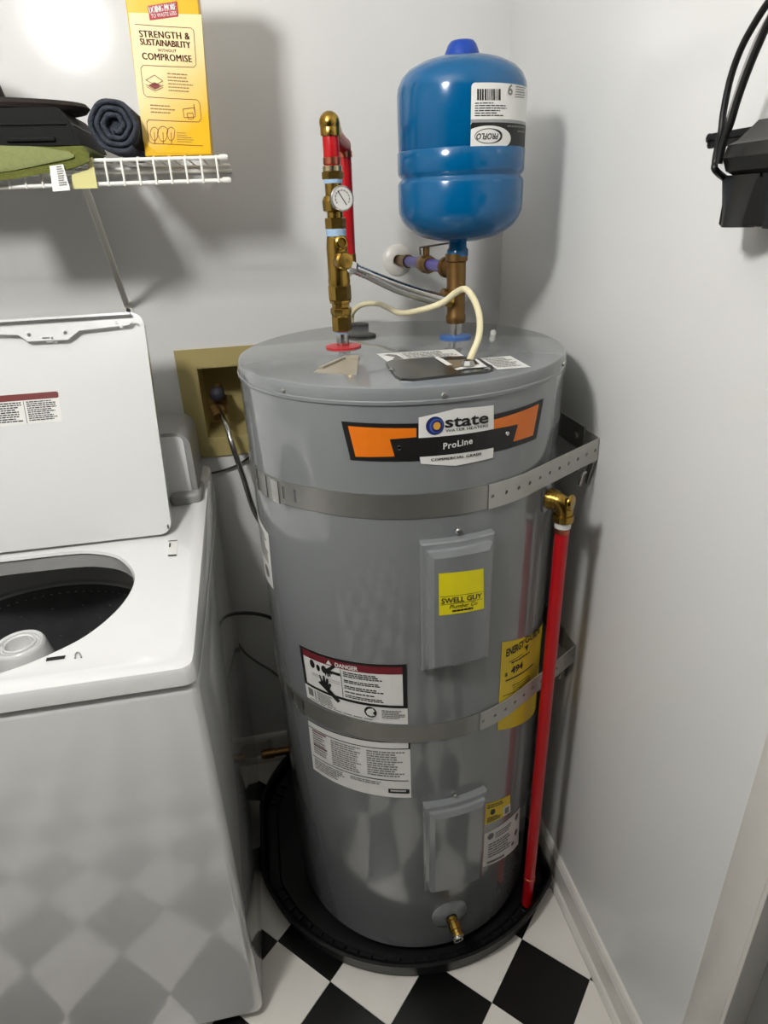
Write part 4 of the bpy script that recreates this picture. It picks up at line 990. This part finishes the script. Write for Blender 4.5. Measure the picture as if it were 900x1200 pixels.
bm = lathe(B(), [(0, 0), (.0045, 0), (.004, .002), (0, .003)], (bf.x, YB-.003, bf.z-.006), (0, -1, 0), 10); finish('screw', bm, BLACKD, bt)
bm = tube(B(), [p1+Vector((-.006, -.004, -.004)), p1+Vector((0, -.010, -.002)), p1+Vector((.004, -.008, .008))], .0025, 8, smooth=3); finish('hook', bm, WIREW, bt)
ZS = SZ+.0052
# ------------------------------------------------------------------ carton
BY = 1.205
bL, bR = aty((170, 181), BY).x, aty((248.5, 181), BY).x
ZB1 = ZS+.285
bx_ = thing('carton', 'tall yellow printed carton standing at the end of the wire shelf', 'box', ((bL+bR)/2, BY+.04, ZS))
bm = box(B(), (bL, BY, ZS), (bR, BY+.082, ZB1), .0012, 1)
for v in bm.verts: v.co.x += (ZB1-.29-v.co.z)*-.045 if v.co.z > ZS+.1 else 0
finish('carton_body', bm, GOLD, bx_, smooth=0)
KP = Plane((0, BY, 0), (1, 0, 0), (0, 0, 1))
decal('front_print', KP, [[(150.5, 15), (236, 17), (247, 175), (246.5, 180), (185, 179), (168, 166), (160, 100)]], CARTON, bx_, .0005)
fp = bpy.data.objects['front_print']
decal('red_badge', KP, [[(173, 7), (207.5, 1.5), (209, 19.5), (175.5, 24)]], REDINK, bx_, .0009)
bd = bpy.data.objects['red_badge']
texts('lettering', KP, [('DOING MORE', (175.5, 16), (206.5, 11.5), .0085, dict(dbl=(-.0003, .0003))), ('TO WASTE LESS', (177.5, 21.5), (207, 17.5), .0050, dict(bold=.0))], PAPER, bd, .0013)
texts('lettering', KP, [('STRENGTH &', (164, 43.5), (222.5, 46.5), .0088, dict(dbl=(-.0004, 0, .0004), space=1.1)), ('SUSTAINABILITY', (165, 52.5), (223.5, 56.5), .0082, dict(dbl=(-.0004, 0, .0004))), ('WITHOUT', (185, 60.5), (207, 61.5), .0036, dict(bold=.02, space=1.15)), ('COMPROMISE', (167.5, 69.5), (225, 73), .0088, dict(dbl=(-.0004, 0, .0004), space=1.1))], BROWNINK, fp, .0009)
iv = KP.inv
pol = []
def frame_px(pts, w=.0008, closed=True): return path2d([iv(q) for q in pts], w, closed)
pol += frame_px([(158, 28.5), (190, 31), (224, 33), (227, 36), (230, 76), (227, 79), (197, 78), (168, 76.5), (165, 80), (168.5, 110), (172, 113.5), (200, 115.5), (231, 117), (234, 121), (236, 139), (233, 143), (205, 142)], closed=False)
pol += frame_px([(205, 142), (174, 140.5), (172, 144), (174.5, 165), (178, 168), (238, 171)], closed=False)
pol += frame_px([(181, 88), (191, 95), (182, 99.5), (171, 94)]); pol += frame_px([(171, 99), (181, 105), (191.5, 100)], closed=False); pol += frame_px([(172, 101.5), (181.5, 107), (191, 102.5)], closed=False)
pol += [[iv(q) for q in ((174, 100), (181, 96.5), (189, 100), (181.5, 104.5))]]
pol += frame_px([(214.5, 128), (228, 126), (229, 137), (216, 138)]); pol += frame_px([(227, 122), (229, 137)], closed=False); pol += frame_px([(219, 133), (226, 132.5), (227, 139), (221, 140)])
for cx_, r_, h_ in ((181, 5, 8), (191, 6.5, 9), (200.5, 5, 8)):
    pol += frame_px([(cx_+r_*math.cos(2*PI*k/14)*(1 if math.sin(2*PI*k/14) > 0 else .8), 157-h_*math.sin(2*PI*k/14)) for k in range(14)]); pol += frame_px([(cx_, 155), (cx_+.6, 169)], closed=False)
decal('print', KP, pol, BROWNINK, fp, .0009, px=False)
rows = print_rows(KP, [(196, 85.5), (226, 87.5), (228, 111), (198, 109)], 6, thick=.35, seed=71)+print_rows(KP, [(176, 122.5), (208, 124.5), (208, 136), (177, 134.5)], 3, thick=.35, seed=72)+print_rows(KP, [(207, 155), (220, 156), (233, 169), (208, 168)], 5, thick=.3, seed=73)
decal('print', KP, rows, M('tan print ink', (150, 112, 70), .5), fp, .0009, px=False)
# ------------------------------------------------------------------ rolled cloth
rc = aty((139, 165), 1.178); RR = .0415; rc.x -= .0015; rc.z = ZS+RR*.985
rl = thing('rolled_cloth', 'rolled slate blue cloth lying between the black bag and the yellow carton', 'cloth', (rc.x, 1.178, ZS))
bm = B(); rnd = random.Random(3)
turns = 3.15; ns = 110; outer = []; 
prof = []
for k in range(ns+1):
    t = k/ns; a = -1.9+2*PI*turns*t; r = .009+(RR-.0045-.009)*t; r += .0008*math.sin(a*5+t*20)
    prof.append((a, r))
th_ = .0037
y0, y1 = 1.176, 1.38
ringsF = []
for yy, ex in ((y0+.004, .55), (y0, 1.0), (y0+.003, .9), (y1, .9)): pass
secs = []
for a, r in prof:
    row = []
    for yy, off in ((y1, -th_), (y0+.002, -th_), (y0-.001+.0015*math.sin(a*7), -th_*.3), (y0-.001+.0015*math.sin(a*7+1), th_*.3), (y0+.002, th_), (y1, th_)):
        row.append(bm.verts.new((rc.x+(r+off)*math.cos(a), yy, rc.z+(r+off)*math.sin(a)*.97)))
    secs.append(row)
for a, b in zip(secs, secs[1:]):
    for k in range(6): bm.faces.new((a[k], a[(k+1) % 6], b[(k+1) % 6], b[k]))
bm.faces.new(secs[0]); bm.faces.new(secs[-1][::-1])
finish('roll', bm, SLATE, rl, smooth=60)
bm = B(); cyl(bm, (rc.x, y0+.012, rc.z), (0, 1, 0), RR-.008, y1-y0-.02, 24); finish('inner_folds', bm, SLATE, rl)
# ------------------------------------------------------------------ green towel with tag and card
tw = thing('folded_towel', 'folded olive green towel lying over the shelf edge under the black bag', 'towel', (-.32, 1.3, ZS))
def cloth_layer(nm, ks, yb, mat, amp, base):
    bm = B(); rings = []
    N = 40
    for i in range(N+1):
        px_ = -55+(ks[-1][0]+55)*i/N
        j = 0
        while j < len(ks)-2 and ks[j+1][0] < px_: j += 1
        f = (px_-ks[j][0])/(ks[j+1][0]-ks[j][0]); yt = ks[j][1]+(ks[j+1][1]-ks[j][1])*f; yb_ = ks[j][2]+(ks[j+1][2]-ks[j][2])*f
        a = aty((px_, yt), 1.160); b = aty((px_, yb_), 1.160); zc_ = (a.z+b.z)/2; hz = abs(a.z-b.z)/2*(.35+.65*min(1, (N-i)/2.0)); x_ = a.x
        ring = []
        M_ = 26
        for k in range(M_):
            t = k/M_*2*PI; c, s = math.cos(t), math.sin(t)
            yy = 1.160+(yb-1.160)*(.5-.5*math.copysign(abs(c)**.45, c))
            back = min(1, max(0, (yy-1.1605)/.008)); zcen = zc_+(max(base+hz, zc_)-zc_)*back
            zz = zcen+hz*math.copysign(abs(s)**.6, s)+amp*math.sin(x_*70+yy*30)
            ring.append(bm.verts.new((x_, yy+.002*math.sin(x_*90), zz)))
        rings.append(ring)
    for a, b in zip(rings, rings[1:]):
        for k in range(26): bm.faces.new((a[k], a[(k+1) % 26], b[(k+1) % 26], b[k]))
    bm.faces.new(rings[0][::-1]); bm.faces.new(rings[-1])
    return finish(nm, bm, mat, tw, smooth=60)
cloth_layer('lower_fold', [(-55, 207, 226), (0, 204, 218.5), (60, 196, 209), (85, 189, 203), (104, 183, 196)], 1.36, GREEN, .0004, ZS+.0006)
cloth_layer('upper_fold', [(-55, 196, 210), (0, 192, 205), (40, 188, 198), (70, 183.5, 190), (86, 181, 186)], 1.196, GREEN2, .0004, ZS+.003)
TP_ = Plane((0, 1.1565, 0), (1, 0, 0), (0, 0, 1))
bm = B(); prism(bm, [TP_.inv(q) for q in [(62, 224.5), (58, 194.5), (74, 192.5), (82.5, 223)]][::-1], TP_.fwd, -.0006, .0006); tg = finish('cloth_tag', bm, PAPER, tw, smooth=0)
lb = Label(TP_, (66, 195), (73, 194), (80, 218), (70, 219)); decal('print', TP_, lb.rows(0, 0, 1, 1, 9, seed=81), INKG, tg, .0010, px=False)
YC_ = Plane((0, 1.1705, 0), (1, 0, 0), (0, 0, 1))
bm = B(); prism(bm, [YC_.inv(q) for q in [(85, 221.5), (84, 205), (104, 198.5), (106, 185.5), (108, 184), (114.5, 220.5)]][::-1], YC_.fwd, -.0009, .0009)
tag(finish('price_card', bm, YCARD, smooth=0), 'pale yellow card hanging on the shelf front beside the olive towel', 'card')
# ------------------------------------------------------------------ black bag and brown hat
bg = thing('black_bag', 'black nylon case lying on the olive towel on the shelf', 'bag', (-.41, 1.3, ZS+.012))
gz0 = ZS+.018; gz1 = aty((60, 126), 1.21).z
bm = B(); xr = aty((87, 150), 1.205).x
prof = [(WX0+.25, gz0), (xr+.006, gz0), (xr, gz0+.02), (xr-.006, gz1-.018), (xr-.020, gz1), (WX0+.25, gz1)]
prism(bm, prof, lambda u, v, o: Vector((u, 1.205+o, v)), 0, .20)
es = [e for e in bm.edges if e.calc_face_angle(0) > .3]; bmesh.ops.bevel(bm, geom=es, offset=.006, segments=3, affect='EDGES'); finish('case', bm, BAGM, bg, smooth=40)
def seam(pts, nm='seam', r=.0016): bm = tube(B(), pts, r, 6); finish(nm, bm, BLACKP, bg)
seam([(WX0+.27, 1.2042, gz1-.022), (xr-.01, 1.2042, gz1-.022)]); seam([(xr-.004, 1.206, gz0+.008), (xr-.009, 1.206, gz1-.02), (xr-.022, 1.207, gz1-.004)])
seam([(xr-.0035, 1.21, gz1-.022), (xr-.0035, 1.39, gz1-.022)])
bm = box(B(), (xr-.10, 1.2005, gz1-.045), (xr-.03, 1.206, gz1-.038), .002, 2); finish('zip_flap', bm, BAGM, bg)
hx_, hy2 = -.455, 1.295
hz0 = gz1+.0
ha = thing('brown_hat', 'dark brown felt hat with a flat brim resting on the black bag', 'hat', (hx_, hy2, hz0))
bm = B(); br = aty((101, 123), 1.27).x-hx_
lathe(bm, [(0, 0), (br*.9, 0), (br-.006, .002), (br, .008), (br-.005, .014), (br*.9, .013), (.1, .010), (0, .010)], (0, 0, 0), n=64)
for v in bm.verts: v.co.y *= .105/br*1.0
bmesh.ops.translate(bm, verts=bm.verts, vec=(hx_, hy2, hz0)); finish('brim', bm, FELT, ha)
bm = B(); lathe(bm, [(.0, .008), (.108, .008), (.104, .03), (.095, .07), (.08, .10), (.05, .115), (0, .108)], (0, 0, 0), n=40)
for v in bm.verts: v.co.x *= .92; v.co.y *= .8
bmesh.ops.translate(bm, verts=bm.verts, vec=(hx_, hy2, hz0)); finish('crown', bm, FELT, ha)

# ================================================================== BLACK WALL HOLDER WITH CORDS
XD = .512
bh = thing('wall_holder', 'black plastic holder with hanging flaps mounted on the wall near the door', 'holder', (XW, .68, 1.45))
def hq(px, x=XD): return atx(px, x)
y1_ = hq((847, 190), .492).y; y0_ = .56
zt_ = hq((858, 146), .525).z; zbm = hq((842, 266), .503).z
prof = [(XW, zt_-.002), (XW-.030, zt_), (XW-.050, zt_-.018), (XW-.060, zt_-.022), (XW-.064, zt_-.034), (XW-.058, zt_-.046), (XW-.044, zt_-.052), (XW, zt_-.054)]
bm = B(); prism(bm, [(u, v) for u, v in prof], lambda u, v, o: Vector((u, o, v)), y0_, y1_)
finish('housing', bm, BLACKD, bh, smooth=25)
bm = B(); prism(bm, [(XW-.026, zt_-.005), (XW-.048, zt_-.022), (XW-.054, zt_-.036), (XW-.04, zt_-.046), (XW-.016, zt_-.046)], lambda u, v, o: Vector((u, o, v)), y1_-.001, y1_+.005); finish('end_plate', bm, M('dark grey plastic', (66, 66, 66), .4), bh, smooth=20)
def flap(ya, yb):
    bm = B(); rows_ = []
    for i in range(9):
        t = i/8; zz = (zt_-.050)*(1-t)+zbm*t
        row = []
        for k in range(13):
            s = k/12; yy = ya+(yb-ya)*s; wv = (1-abs(2*s-1)**1.6)
            xx = XW-.050-.012*wv*(.3+.9*t)+.006*t
            row.append((xx, yy+(.006*t)*(2*s-1), zz+.008*wv*0-.004*math.sin(s*PI)*t*0))
        rows_.append(row)
    F = [[bm.verts.new(p) for p in r] for r in rows_]; G = [[bm.verts.new((p[0]+.004, p[1], p[2])) for p in r] for r in rows_]
    for A_, fl_ in ((F, 0), (G, 1)):
        for i in range(8):
            for k in range(12):
                q = (A_[i][k], A_[i][k+1], A_[i+1][k+1], A_[i+1][k]); bm.faces.new(q if not fl_ else q[::-1])
    for i in range(8): bm.faces.new((F[i][0], F[i+1][0], G[i+1][0], G[i][0])); bm.faces.new((F[i][12], G[i][12], G[i+1][12], F[i+1][12]))
    for k in range(12): bm.faces.new((F[8][k], F[8][k+1], G[8][k+1], G[8][k])); bm.faces.new((F[0][k], G[0][k], G[0][k+1], F[0][k+1]))
    finish('flap', bm, BLACKD, bh, smooth=50)
fy = hq((840.5, 240), XW-.05).y; fm = hq((886, 240), XW-.05).y
flap(fy, fm+.003); flap(fm-.001, fm-(fy-fm)-.004)
bm = B(); box(bm, (XW-.05, fm-(fy-fm), zbm+.001), (XW, fy-.006, zt_-.052), .002, 1); finish('back_plate', bm, BLACKP, bh)
# cord lug with two holes
bm = B(); lx = XW-.03
cy1 = hq((832, 162), lx).y; zl1 = hq((832, 162), lx).z; zl2 = hq((835, 168.5), lx).z
for cyy_, zz in ((cy1, zl1), (cy1-.004, zl2)):
    n_ = 16
    for rr0, rr1 in ((.0022, .0048),):
        ri = [[bm.verts.new((lx+o, cyy_+q*math.cos(2*PI*k/n_), zz+q*math.sin(2*PI*k/n_))) for k in range(n_)] for q, o in ((rr0, -.002), (rr1, -.002), (rr1, .002), (rr0, .002))]
        for a, b in zip(ri, ri[1:]+ri[:1]):
            for k in range(n_): bm.faces.new((a[k], a[(k+1) % n_], b[(k+1) % n_], b[k]))
    box(bm, (lx-.002, y1_-.004, zz-.0045), (lx+.002, cyy_-.0035, zz+.0045), .0008, 1)
finish('cord_lug', bm, BLACKP, bh)
xk = XW-.066
zk = atx((846, 214), XW-.04).z
c1_ = [Vector((XW-.026, fy-.010, zk-.004)), Vector((XW-.034, fy+.005, zk))]+[atx(q, xk) for q in [(839, 200), (838, 190), (841, 172), (845, 155), (848, 130), (856, 92), (868, 58), (884, 28), (905, -4), (935, -40)]]
HK = atx((960, -90), xk)
def over_peg(x): return [Vector((x, HK.y+.004, HK.z-.002)), Vector((x, HK.y, HK.z)), Vector((x, HK.y-.008, HK.z-.004)), Vector((x, HK.y-.0105, HK.z-.02)), Vector((x, HK.y-.011, HK.z-.045))]
c1_ += over_peg(xk)
bm = tube(B(), c1_, .0034, 10, smooth=6); tag(finish('appliance_cord', bm, BLACKP, loc=HK, smooth=60), 'black cord looping lowest around the wall holder', 'cord', None)
c2_ = [atx(q, xk-.0075) for q in [(842, 192), (845, 178), (850, 160), (856, 145), (864, 118), (876, 84), (890, 50), (905, 18), (935, -30)]]+over_peg(xk-.0075)
bm = tube(B(), c2_, .0036, 10, smooth=6); tag(finish('appliance_cord', bm, BLACKP, loc=HK, smooth=60), 'straighter black cord rising from the wall holder beside the grey cord', 'cord', None)
c3_ = [atx(q, xk+.006) for q in [(846, 172), (850, 152), (860, 118), (872, 82), (886, 48), (902, 18), (930, -30)]]+over_peg(xk+.006)
bm = tube(B(), c3_, .0022, 8, smooth=6); tag(finish('appliance_cord', bm, M('grey cable jacket', (150, 148, 146), .4), loc=HK, smooth=60), 'thin grey cord between the two black cords on the wall holder', 'cord', None)
hk = thing('cord_hook', 'small black hook high on the wall carrying the cords', 'hook', (XW, HK.y, HK.z))
bm = box(B(), (XW-.004, HK.y-.02, HK.z-.035), (XW, HK.y+.02, HK.z+.025), .003, 2); finish('plate', bm, BLACKD, hk)
bm = tube(B(), [(XW-.003, HK.y, HK.z-.0082), (XW-.04, HK.y, HK.z-.0082), (XW-.078, HK.y, HK.z-.0082), (XW-.086, HK.y, HK.z-.004), (XW-.089, HK.y, HK.z+.012)], .005, 10, smooth=5); finish('peg', bm, BLACKD, hk)
